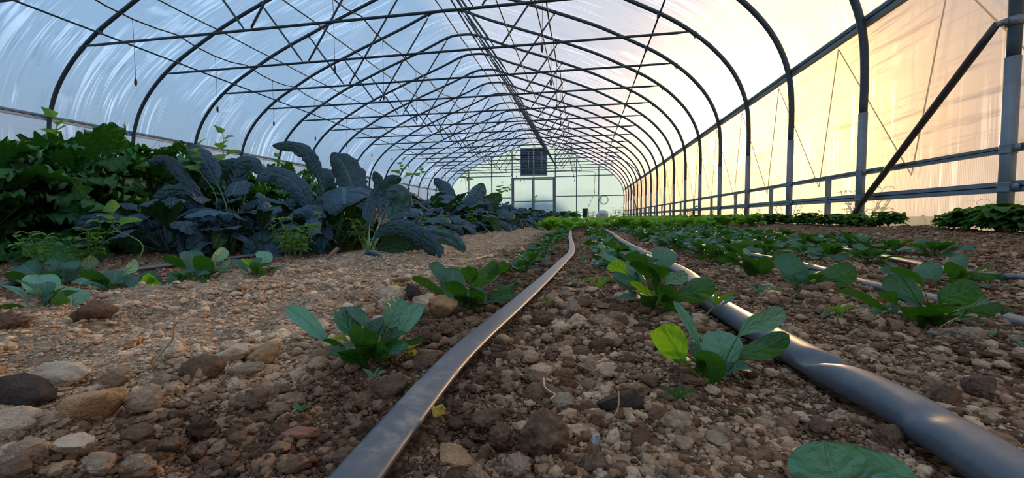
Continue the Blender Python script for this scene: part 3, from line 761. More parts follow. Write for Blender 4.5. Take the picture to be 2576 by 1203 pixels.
# --- crumbs: tens of thousands of tiny pieces, one object
def sample_ground(n, ymin=566, ymax=1290, x0=-120, x1=2700, p=1.0):
    px = RNG.uniform(x0, x1, n); py = ymin + (ymax - ymin) * RNG.random(n) ** p
    z = np.zeros(n)
    D = CR[None] * ((px - PW / 2) / FPX)[:, None] - CU[None] * ((py - PH / 2) / FPX)[:, None] + CF[None]
    for _ in range(3):
        W = CAMP + D * ((z - H) / D[:, 2])[:, None]; z = ground_z(W[:, 0], W[:, 1])
    ok = (W[:, 0] > -2.4) & (W[:, 0] < 2.25) & (W[:, 1] < 9) & (W[:, 1] > 0.12)
    return W[ok], (W[ok] - CAMP) @ CF
def scatter(n, smin, smax, pxmin, pxmax, sub, name, alpha=2.0, variants=14, p=1.0, ymin=566):
    W, dep = sample_ground(n, ymin=ymin, p=p); n = len(W)
    u = RNG.random(n); s = (pxmin ** (-alpha) + u * (pxmax ** (-alpha) - pxmin ** (-alpha))) ** (-1 / alpha)   # diameter in px
    r = np.clip(s / FPX * dep, smin, smax) * 0.5
    # cloddy patches and finer ones
    cl = vnoise(W[:, 0] * 7, W[:, 1] * 5, 2.0); r *= np.where(W[:, 0] < -0.42, 0.66, 1.0) * (1 + 0.35 * cl)
    keep = tape_dist(W[:, 0], W[:, 1]) > r * (0.7 if sub == 2 else 0.3)
    W, r = W[keep], r[keep]; n = len(W)
    VV = []; TT = []; off = 0
    var = [rock_shape(sub, 100 + i, 0.42, 3 if i % 2 == 0 else 1) for i in range(variants)]
    nv = len(var[0][0]); idx = RNG.integers(0, variants, n)
    S = np.stack([v for v, _ in var]); T = var[0][1]
    base = S[idx]                                                   # n, nv, 3
    ang = RNG.uniform(0, 6.283, (n, 3)); cx, cy_, cz = [np.cos(ang[:, i]) for i in range(3)]; sx, sy_, sz = [np.sin(ang[:, i]) for i in range(3)]
    zero, one = np.zeros(n), np.ones(n)
    Rz = np.stack([cz, -sz, zero, sz, cz, zero, zero, zero, one], 1).reshape(n, 3, 3)
    Rx = np.stack([one, zero, zero, zero, cx, -sx, zero, sx, cx], 1).reshape(n, 3, 3)
    q = np.einsum('nij,nvj->nvi', Rz @ Rx, base)
    q = q * (r[:, None] * np.stack([RNG.uniform(.8, 1.35, n), RNG.uniform(.8, 1.35, n), RNG.uniform(.55, .95, n)], 1))[:, None, :]
    a2 = RNG.uniform(0, 6.283, n); Ry = np.stack([np.cos(a2), -np.sin(a2), zero, np.sin(a2), np.cos(a2), zero, zero, zero, one], 1).reshape(n, 3, 3)
    q = np.einsum('nij,nvj->nvi', Ry, q)
    c = W.copy(); c[:, 2] = soil_fn(W[:, 0], W[:, 1]) + r * RNG.uniform(-0.05, 0.55, n)
    q += c[:, None]
    TT = (T[None] + (np.arange(n) * nv)[:, None, None]).reshape(-1, 3)
    return link(name, mesh_np(name, q.reshape(-1, 3), None, M['gravel'], None, True, TT)), n
g1, na = scatter(12500, 0.0022, 0.020, 11, 42, 2, 'gravel', 2.2, p=0.85)
g2, nb = scatter(80000, 0.0012, 0.012, 5, 13, 1, 'fine_gravel', 1.2, p=1.0)
for g in (g1, g2):
    g.parent = floor; g['kind'] = 'stuff'; g['label'] = 'loose crumbs and pebbles lying on the soil'
print('gravel', na, nb)

# --- larger clods, each one a piece of the floor
cm = []
for i in range(14):
    V, T = rock_shape(3, 500 + i, 0.30, 3 if i % 2 else 1, (1, RNG.uniform(.75, 1.0), RNG.uniform(.55, .8)), 0.10)
    cm.append(mesh_np('clod', V, None, M['clod'], None, True, T))
W, dep = sample_ground(900, ymin=640, p=0.8); cnt = 0
for w_, d_ in zip(W, dep):
    s = RNG.uniform(26, 62) if RNG.random() < .8 else RNG.uniform(55, 85)
    r = min(s / FPX * d_ * 0.5, 0.019)
    if tape_dist(np.array([w_[0]]), np.array([w_[1]]))[0] < r * 1.1: continue
    if w_[0] < -0.42 and RNG.random() < .75: continue
    if cnt >= 290: break
    cnt += 1
    o = link('clod', cm[RNG.integers(0, 14)], floor, (w_[0], w_[1], float(soil_fn(w_[:1], w_[1:2])[0]) + r * RNG.uniform(-.1, .35)))
    o.scale = (r * RNG.uniform(.85, 1.25), r * RNG.uniform(.85, 1.2), r * RNG.uniform(.8, 1.1)); o.rotation_euler = (RNG.uniform(-.4, .4), RNG.uniform(-.4, .4), RNG.uniform(0, 6.28))

# --- stones that can be told apart
C_OR = mat_rock('ochre_stone', (0.34, 0.18, 0.085), (0.60, 0.38, 0.20)); C_PA = mat_rock('pale_stone', (0.52, 0.37, 0.25), (0.78, 0.61, 0.44))
C_DK = mat_rock('dark_slab_stone', (0.035, 0.026, 0.022), (0.10, 0.075, 0.06)); C_BR = mat_rock('brown_clod_earth', (0.13, 0.075, 0.046), (0.33, 0.205, 0.13), 0.95, 60.0)
C_RD = mat_rock('reddish_stone', (0.30, 0.12, 0.075), (0.50, 0.25, 0.16)); C_GR = mat_rock('bluish_chip', (0.32, 0.35, 0.38), (0.62, 0.65, 0.68), 0.5, 20.0)
C_LB = mat_rock('light_brown_clod', (0.34, 0.225, 0.15), (0.58, 0.43, 0.30), 0.95, 60.0); C_YE = mat_rock('yellow_chip', (0.55, 0.33, 0.06), (0.80, 0.60, 0.16), 0.6, 20.0)
# px centre x, y, width, height, tilt of the long side in the picture (deg), material, angular cuts, label
ST = [(228, 1018, 165, 105, 32, C_OR, 6, 'large tilted ochre brown stone with a flat face near the bottom left corner'),
      (52, 985, 165, 75, -12, C_DK, 7, 'dark wedge shaped slab of stone at the left edge'),
      (160, 945, 150, 62, 0, C_PA, 3, 'broad pale rounded stone behind the tilted ochre stone'),
      (28, 1068, 130, 100, 10, C_PA, 4, 'pale orange blurred stone at the left edge below the dark slab'),
      (75, 1140, 110, 70, 20, C_LB, 3, 'light brown stone in the lower left corner region'),
      (30, 1180, 120, 60, 0, C_BR, 3, 'brown stone cut by the bottom left corner'),
      (22, 812, 95, 62, 0, C_BR, 2, 'rough brown clod at the left edge beside the spinach'),
      (236, 775, 95, 62, 0, C_BR, 3, 'rough brown clod on the crest right of the pale green spinach'),
      (508, 925, 110, 62, 8, C_BR, 3, 'large rough brown clod behind the single green shoot'),
      (615, 928, 100, 32, 8, C_LB, 6, 'flat wooden looking light brown slab left of the front spinach'),
      (665, 888, 95, 48, 12, C_OR, 5, 'angular dark ochre stone on the slope left of the front spinach'),
      (580, 885, 90, 50, 15, C_PA, 4, 'pale angular stone beside the ochre stone on the slope'),
      (360, 1005, 85, 72, -10, C_LB, 3, 'light brown clod right of the tilted ochre stone'),
      (295, 945, 70, 50, 10, C_LB, 2, 'small light brown stone above the ochre stone'),
      (185, 1120, 85, 60, 10, C_PA, 4, 'pale stone below the tilted ochre stone'), (260, 1165, 95, 62, -8, C_LB, 3, 'rounded light brown stone near the bottom left, right of the pale one'),
      (150, 1185, 90, 50, 0, C_OR, 4, 'small ochre stone at the bottom edge on the left'), (350, 1090, 80, 50, 5, C_BR, 3, 'brown clod right of the pale lower stone'),
      (345, 1170, 85, 55, 0, C_LB, 2, 'light clod at the bottom edge left of the dark soil'), (430, 1120, 70, 48, 0, C_BR, 2, 'brown clod in the dark soil near the bottom'),
      (130, 1065, 75, 55, 15, C_LB, 3, 'light brown stone between the ochre stone and the left edge'), (420, 955, 62, 44, 0, C_LB, 2, 'small light clod left of the green shoot'),
      (870, 1150, 70, 52, 20, C_BR, 3, 'brown clod left of the drip tape near the bottom'), (640, 1010, 60, 42, 0, C_BR, 2, 'dark brown clod in the moist soil'),
      (1070, 905, 90, 60, 25, C_BR, 3, 'rough brown clod under the yellow curled leaf beside the tape'), (975, 975, 110, 55, 30, C_BR, 3, 'long rough clod below the front spinach beside the tape'),
      (1500, 1170, 80, 60, 0, C_BR, 2, 'brown clod at the bottom edge right of the upright stone'), (1300, 1165, 70, 55, 0, C_LB, 2, 'light brown clod at the bottom edge below the largest clod'),
      (1800, 1110, 70, 50, 0, C_LB, 2, 'light clod left of the blurred leaf'), (1680, 1000, 60, 40, 0, C_BR, 2, 'brown clod before the bright spinach'),
      (750, 1093, 95, 34, 3, C_RD, 6, 'flat reddish stone below the tiny seedling'),
      (1112, 772, 80, 58, -8, C_OR, 4, 'squarish brown stone left of the second spinach plant'),
      (1035, 738, 44, 42, 30, C_DK, 6, 'small pointed black stone on the pale crest'),
      (985, 740, 62, 45, 0, C_PA, 4, 'pale stone behind the black pointed stone'),
      (1068, 768, 66, 60, 0, C_PA, 2, 'pale rounded stone behind the right leaves of the front spinach'),
      (1358, 1085, 135, 118, 0, C_BR, 2, 'largest crumbly brown clod in the middle foreground'),
      (1256, 1092, 66, 66, 0, C_BR, 1, 'round brown clod left of the largest clod'),
      (1222, 1054, 84, 48, 0, C_BR, 2, 'wide brown clod above the round one beside the tape'),
      (1418, 1014, 62, 54, 0, C_LB, 1, 'round light brown clod under the pale root'),
      (1558, 1012, 112, 66, 0, C_DK, 4, 'wide dark clod with a root over it'),
      (1142, 1142, 55, 100, 68, C_OR, 6, 'upright pointed orange brown stone right of the tape'),
      (1712, 1068, 48, 34, -10, C_GR, 5, 'small pale bluish stone chip in the right foreground'),
      (1437, 775, 52, 52, 0, C_LB, 2, 'light clod standing between tape and tube'),
      (1365, 800, 58, 38, 0, C_BR, 1, 'dark rounded clod right of the bend of the tape'),
      (1615, 1145, 66, 52, 0, C_LB, 2, 'rounded light clod near the bottom edge'),
      (2370, 1000, 90, 70, 10, C_BR, 2, 'big earthy clod right of the thick black tube'),
      (2240, 1100, 80, 60, 0, C_BR, 2, 'brown clod right of the tube in the lower right'),
      (2470, 975, 95, 62, 0, C_BR, 2, 'rough clod near the right edge'),
      (2440, 845, 84, 46, 0, C_LB, 2, 'tall light clod in front of the drip tube on the right'),
      (2380, 838, 78, 44, 0, C_LB, 2, 'wide light clod in front of the right spinach'),
      (2060, 1075, 60, 44, 0, C_BR, 2, 'brown clod left of the thick tube'),
      (1955, 1005, 62, 16, -8, C_LB, 5, 'thin flat stone chip in the shade left of the tube')]
for i, (px, py, w, h, tl, mt, cuts, lab) in enumerate(ST):
    P = at_z(0.004, px, py + h * 0.35)
    for _ in range(3): P = at_z(gz(P[0], P[1]) + 0.003, px, py + h * 0.35)
    dep = (P - CAMP) @ CF; rw = w / FPX * dep / 2 * 1.08; rh = h / FPX * dep / 2 * 1.15
    V, T = rock_shape(4, 900 + i, 0.16 if cuts > 2 else 0.24, cuts, fine=0.09 if cuts > 2 else 0.22)
    ext = np.abs(V).max(0); V = V / ext * (rw, min(rw, rh) * 0.95, rh)
    a_ = math.radians(tl); c_, s_ = math.cos(a_), math.sin(a_)
    V = V @ np.array([[c_, 0, s_], [0, 1, 0], [-s_, 0, c_]])
    V = V @ np.array([[CR[0], CR[1], 0], [-CR[1], CR[0], 0], [0, 0, 1]])
    o = link('stone' if mt not in (C_BR, C_LB) else 'earth_clod', mesh_np('stone', V, None, mt, None, True, T), None, (P[0], P[1], P[2] + rh * 0.55))
    tag(o, lab, 'stone')
# small bright chips and straws
for px, py, w, h, mt, lab in ((1102, 1036, 34, 30, C_YE, 'folded yellow leaf scrap lying beside the drip tape'), (997, 722, 24, 22, C_YE, 'small yellow leaf scrap on the pale crest'),
                              (1253, 915, 14, 24, C_PA, 'tiny upright pale chip in the middle bed'), (1497, 1108, 18, 24, C_GR, 'tiny white chip near the bottom edge')):
    P = at_z(0.012, px, py); dep = (P - CAMP) @ CF; a = w / FPX * dep / 2; c_ = h / FPX * dep / 2
    V = []; nn = 7
    for i in range(nn):
        for j in range(nn):
            x = (i / (nn - 1) - .5) * 2; z = (j / (nn - 1) - .5) * 2
            V.append((a * x * (1 - .25 * z * z + .1 * math.sin(z * 5)), 0.5 * a * math.sin(x * 3.0), c_ * z * (1 - .2 * abs(x)) + .3 * c_ * x * x))
    Q = [(i * nn + j, (i + 1) * nn + j, (i + 1) * nn + j + 1, i * nn + j + 1) for i in range(nn - 1) for j in range(nn - 1)]
    o = link('leaf_scrap' if mt is C_YE else 'stone_chip', mesh_np('chip', V, Q, mt), None, tuple(P)); tag(o, lab, 'scrap' if mt is C_YE else 'stone')
    md = o.modifiers.new('t', 'SOLIDIFY'); md.thickness = 0.0006
M['straw'] = mat_plain('dry_straw', (0.62, 0.45, 0.24), 0.7, 0.0, 0.2); M['root'] = mat_plain('dry_root', (0.30, 0.16, 0.09), 0.8, 0.0, 0.3)
for pts, r, mt, lab in (([(382, 918), (408, 885), (425, 865), (436, 848), (438, 822), (447, 808)], 2.6, 'straw', 'long bent yellow straw sticking up from the dry crest'),
                        ([(1368, 952), (1370, 972), (1383, 985), (1396, 992), (1385, 1005)], 2.0, 'straw', 'pale curled root beside the round clod'),
                        ([(1520, 1058), (1545, 1046), (1556, 1020), (1556, 985)], 2.4, 'root', 'brown root draped over the wide dark clod'),
                        ([(1440, 910), (1470, 925), (1500, 915), (1530, 908), (1580, 920)], 1.6, 'root', 'thin rust coloured root lying across the middle bed'),
                        ([(1780, 1022), (1800, 1032), (1808, 1038)], 1.2, 'straw', 'tiny straw behind the thick tube'),
                        ([(1130, 650), (1180, 655), (1240, 640)], 2.2, 'straw', 'dry straw stalk on the crest beneath the drooping kale'),
                        ([(1110, 668), (1165, 672), (1190, 680)], 2.6, 'straw', 'dry stalk lying in front of the kale tips'),
                        ([(818, 655), (838, 636), (850, 625)], 5.0, 'root', 'broken brown stub of a stem at the foot of the kale')):
    P = [];
    for i, (x, y) in enumerate(pts):
        q = at_z(0.012, x, y); P.append(q)
    if 'sticking' in lab: dd = (P[0] - CAMP) @ CF; P = [at_d(dd * (1 - .01 * i), x, y) for i, (x, y) in enumerate(pts)]
    if 'stub' in lab: dd = (P[0] - CAMP) @ CF; P = [at_d(dd * (1 + .01 * i), x, y) for i, (x, y) in enumerate(pts)]
    dep = (P[0] - CAMP) @ CF; q = MB(); q.tube(catmull(P, 5), r / FPX * dep, 6); o = q.build('straw' if mt == 'straw' else 'root', M[mt]); tag(o, lab, 'straw' if mt == 'straw' else 'root')

# ================================================================== PLANTS
M['spinach'] = mat_leaf('spinach_leaf', (0.026, 0.115, 0.062), (0.030, 0.105, 0.018), (0.14, 0.30, 0.15), (0.06, 0.24, 0.008), 4.0, 0.10, 0.42, 0.0016, 0.25, 0.30, 0.6)
M['spinach_bright'] = mat_leaf('bright_spinach_leaf', (0.10, 0.30, 0.05), (0.13, 0.34, 0.025), (0.10, 0.22, 0.04), (0.30, 0.60, 0.02), 4.0, 0.05, 0.45, 0.002, 0.2, 0.55, 0.4)
M['spinach_pale'] = mat_leaf('pale_spinach_leaf', (0.115, 0.29, 0.195), (0.05, 0.15, 0.035), (0.20, 0.38, 0.22), (0.10, 0.32, 0.04), 4.0, 0.10, 0.42, 0.0016, 0.2, 0.28, 0.5)
M['yellow_leaf'] = mat_leaf('yellowing_leaf', (0.38, 0.48, 0.06), (0.34, 0.45, 0.05), (0.5, 0.55, 0.2), (0.6, 0.65, 0.05), 5.0, 0.0, 0.5, 0.002, 0.2, 0.5, 0.4)
M['kale'] = mat_leaf('blue_green_kale_leaf', (0.030, 0.066, 0.098), (0.035, 0.085, 0.028), (0.14, 0.24, 0.20), (0.05, 0.16, 0.02), 9.0, 0.6, 0.55, 0.005, 0.3, 0.10, 0.35, (34, 4.5, 1))
M['kale_smooth'] = mat_leaf('smooth_kale_leaf', (0.050, 0.110, 0.155), (0.04, 0.105, 0.035), (0.16, 0.30, 0.26), (0.06, 0.20, 0.03), 7.0, 0.25, 0.5, 0.005, 0.25, 0.18, 0.4, (12, 2.5, 1))
M['curly'] = mat_leaf('curly_kale_leaf', (0.035, 0.135, 0.042), (0.035, 0.12, 0.03), (0.10, 0.22, 0.08), (0.07, 0.26, 0.015), 7.0, 0.4, 0.5, 0.005, 0.35, 0.22, 0.4, (22, 6, 1))
M['lettuce'] = mat_leaf('bright_lettuce_leaf', (0.17, 0.44, 0.07), (0.11, 0.30, 0.04), (0.40, 0.55, 0.28), (0.25, 0.55, 0.04), 5.0, 0.1, 0.45, 0.004, 0.25, 0.4, 0.4)
M['weed'] = mat_leaf('weed_leaf', (0.10, 0.24, 0.04), (0.08, 0.2, 0.03), (0.16, 0.3, 0.08), (0.25, 0.5, 0.03), 5.0, 0.0, 0.5, 0.002, 0.3, 0.4, 0.3)
M['wallweed'] = mat_leaf('wall_weed_leaf', (0.065, 0.19, 0.035), (0.06, 0.16, 0.03), (0.1, 0.2, 0.06), (0.12, 0.32, 0.02), 5.0, 0.0, 0.5, 0.003, 0.3, 0.35, 0.3)
M['stem'] = mat_plain('green_stem', (0.13, 0.24, 0.07), 0.5, 0.0, 0.2); M['stem_k'] = mat_plain('pale_kale_stem', (0.10, 0.20, 0.075), 0.5, 0.0, 0.2)
M['stem_p'] = mat_plain('purple_stem', (0.20, 0.09, 0.09), 0.5, 0.0, 0.2)

def shp(kind, q):
    q = np.clip(q, 0, 1)
    if kind == 'oval': return np.clip(1 - np.abs((q - 0.54) / np.where(q < .54, .54, .46)) ** np.where(q < .54, 1.9, 2.3), 0, 1) ** np.where(q < .54, 0.75, 0.5)
    if kind == 'strap': return np.clip(q * 3.2, 0, 1) ** 0.7 * (1 - q ** 6) ** 0.5 * (0.82 + 0.18 * np.sin(np.pi * q))
    if kind == 'lance': return np.sin(np.pi * np.clip(q, 0, 1) ** 0.75) ** 0.9
    if kind == 'heart': return np.clip(q * 7, 0, 1) ** 0.5 * (1 - q) ** 0.75 * 1.25
    if kind == 'broad': return np.clip(q * 2.2, 0, 1) ** 0.8 * (1 - q ** 4) ** 0.5
def worley(x, y, seed=0.0):
    xi = np.floor(x).astype(int); yi = np.floor(y).astype(int); d = np.full(x.shape, 9.0); sd = int(seed * 17) % 997
    for dx in (-1, 0, 1):
        for dy in (-1, 0, 1):
            cx = xi + dx; cy = yi + dy; h1 = _perm[(cx * 113 + cy * 1709 + sd) % 4096]; h2 = _perm[(cx * 811 + cy * 307 + sd + 99) % 4096]
            d = np.minimum(d, (cx + .15 + .7 * h1 - x) ** 2 + (cy + .15 + .7 * h2 - y) ** 2)
    return d
def leaf_geo(P, W, up, b0=0.35, nu=16, nv=8, kind='oval', cup=0.18, wave=0.0, wfreq=3.0, quilt=0.0, pw=0.10, seed=0, twist=0.0, ruffle=0.0, rfreq=52.0, cell=0.0, ragged=0.0, droop=0.0, raw=None):
    C = resample(catmull(P, 10), nu + 1) if raw is None else raw
    nu = len(C) - 1
    T = np.gradient(C, axis=0); T /= np.linalg.norm(T, axis=1)[:, None]
    up = np.asarray(up, float)
    if up.ndim == 1: up = np.repeat(up[None], nu + 1, 0)
    else: up = up[0] * (1 - np.linspace(0, 1, nu + 1)[:, None]) + up[-1] * np.linspace(0, 1, nu + 1)[:, None]
    S = np.cross(T, up); S /= np.linalg.norm(S, axis=1)[:, None] + 1e-9
    Nn = np.cross(S, T)
    t = np.linspace(0, 1, nu + 1); q = np.clip((t - b0) / (1 - b0 + 1e-9), 0, 1)
    if b0 > 0.0:
        # put one row right at the start of the blade
        pass
    w = W / 2 * np.maximum(shp(kind, q), np.where(q < 0.6, pw, 0)); w = np.maximum(w, W * 0.004)
    if ragged: w = w * (1 + ragged * vnoise(q * 26 + seed, q * 0 + seed) * np.clip(q * 5, 0, 1))
    a = np.linspace(-1, 1, nv + 1); A = a[None]; w_ = w[:, None]; q_ = q[:, None]
    bl = np.clip(q_ * 6, 0, 1)
    side = A * w_ * (1 - 0.12 * abs(cup) * A ** 2)
    lift = cup * w_ * A ** 2 + (1 - bl) * w_ * 0.8 * A ** 2
    if wave: lift = lift + wave * W * np.sin(q_ * wfreq * 6.283 + seed + (A > 0) * 1.7) * np.abs(A) ** 2 * bl
    if ruffle:
        ph = vnoise(q_ * 3 + seed + 0 * A, A * 2 + seed) * 3
        lift = lift + ruffle * W * np.sin(q_ * rfreq + ph + A * 2) * np.abs(A) ** 3 * bl
        side = side + ruffle * 0.5 * W * np.sin(q_ * rfreq * .7 + ph * 2 + 1.0) * A ** 3 * bl
    if quilt:
        lift = lift + quilt * W * (np.abs(np.sin(q_ * 22 + vnoise(q_ * 4 + seed + 0 * A, A * 2) * 2)) * (1 - np.abs(A) * 0.3) * np.minimum(1, np.abs(A) * 5) * 0.5 + 0.7 * vnoise(q_ * 13 + seed, A * 4 + 0 * q_, seed)) * bl
    if cell:
        sl = np.r_[0, np.cumsum(np.linalg.norm(np.diff(C, axis=0), axis=1))][:, None]
        dd_ = worley(sl / cell + 0 * A, side / (cell * .85) + 50 + 0 * q_, seed)
        lift = lift + cell * 0.95 * (0.45 - np.minimum(dd_, .7)) * np.minimum(1, np.abs(A) * 4 + .15) * bl
    V = C[:, None] + S[:, None] * side[..., None] + Nn[:, None] * lift[..., None]
    uv = np.stack([np.broadcast_to(q_, side.shape), np.broadcast_to(A * np.where(q_ > 0.001, 1, 0.08), side.shape)], -1)
    i = np.arange(nu)[:, None] * (nv + 1) + np.arange(nv)[None]
    Q = np.stack([i, i + 1, i + nv + 2, i + nv + 1], -1).reshape(-1, 4)
    return V.reshape(-1, 3), Q, uv.reshape(-1, 2)
def add_thick(o, t):
    m = o.modifiers.new('thickness', 'SOLIDIFY'); m.thickness = t; m.offset = 0
class Multi:
    def __init__(s): s.V = []; s.Q = []; s.U = []; s.n = 0
    def add(s, g): s.V.append(g[0]); s.Q.append(g[1] + s.n); s.U.append(g[2]); s.n += len(g[0])
    def mesh(s, nm, m): return mesh_np(nm, np.vstack(s.V), np.vstack(s.Q), m, np.vstack(s.U))

# ---- one leaf given by where its parts stand: crown, blade base and tip
def placed_leaf(parent, crown, dep, pts, W, th, mat, kind='oval', dd=None, b0=None, nm='leaf', arch_cam=False, **kw):
    """pts: picture positions after the crown; each gets its own depth, W in pixels at that depth"""
    c = math.cos(math.radians(th)); n = len(pts)
    if dd is None: dd = [(0.02 + 0.06 * (i / max(1, n - 1))) * (1 if c > 0 else -0.9) for i in range(n)]
    P = [np.array(crown, float)] + [at_d(dep * (1 + d), x, y) for (x, y), d in zip(pts, dd)]
    if b0 is None:
        l1 = np.linalg.norm(P[1] - P[0]); l2 = sum(np.linalg.norm(P[i + 1] - P[i]) for i in range(1, len(P) - 1)); b0 = l1 / (l1 + l2) * 0.92 if n > 1 else 0.1
    mid = P[-2] * 0.5 + P[-1] * 0.5; T = P[-1] - P[-2]; T /= np.linalg.norm(T)
    Cc = CAMP - mid; Cc -= T * (Cc @ T); Cc /= np.linalg.norm(Cc); S = np.cross(T, Cc)
    up = Cc * c + S * math.sin(math.radians(th))
    if arch_cam: cf = np.array([-CF[0], -CF[1], 0]); up = np.array([-cf * .9 + (0, 0, .8), cf + (0, 0, .5)])
    if n >= 2 and kind == 'oval' and not arch_cam:                                     # belly of the blade
        L_ = np.linalg.norm(P[-1] - P[-2]); P.insert(-1, P[-2] * 0.5 + P[-1] * 0.5 + up * L_ * 0.07)
    Wm = W / FPX * dep * (1 + float(np.mean(dd)))
    org = np.array(crown, float)
    g = leaf_geo([p - org for p in P], Wm, up, b0, 26 if kind == 'oval' else 96, 12 if kind == 'oval' else 22, kind, **kw)
    o = link(nm, mesh_np(nm, g[0], g[1], mat, g[2]), parent)
    return o
def lab_plant(name, crown_px, z, label, cat, group=None):
    P = at_z(z, *crown_px)
    for _ in range(3): P = at_z(gz(P[0], P[1]) - 0.004, *crown_px)
    e = empty(name, tuple(P)); tag(e, label, cat, group)
    return e, P, (P - CAMP) @ CF
SPN, SPB, SPP, YEL = 's', 'b', 'p', 'y'
MM = {'s': 'spinach', 'b': 'spinach_bright', 'p': 'spinach_pale', 'y': 'yellow_leaf'}
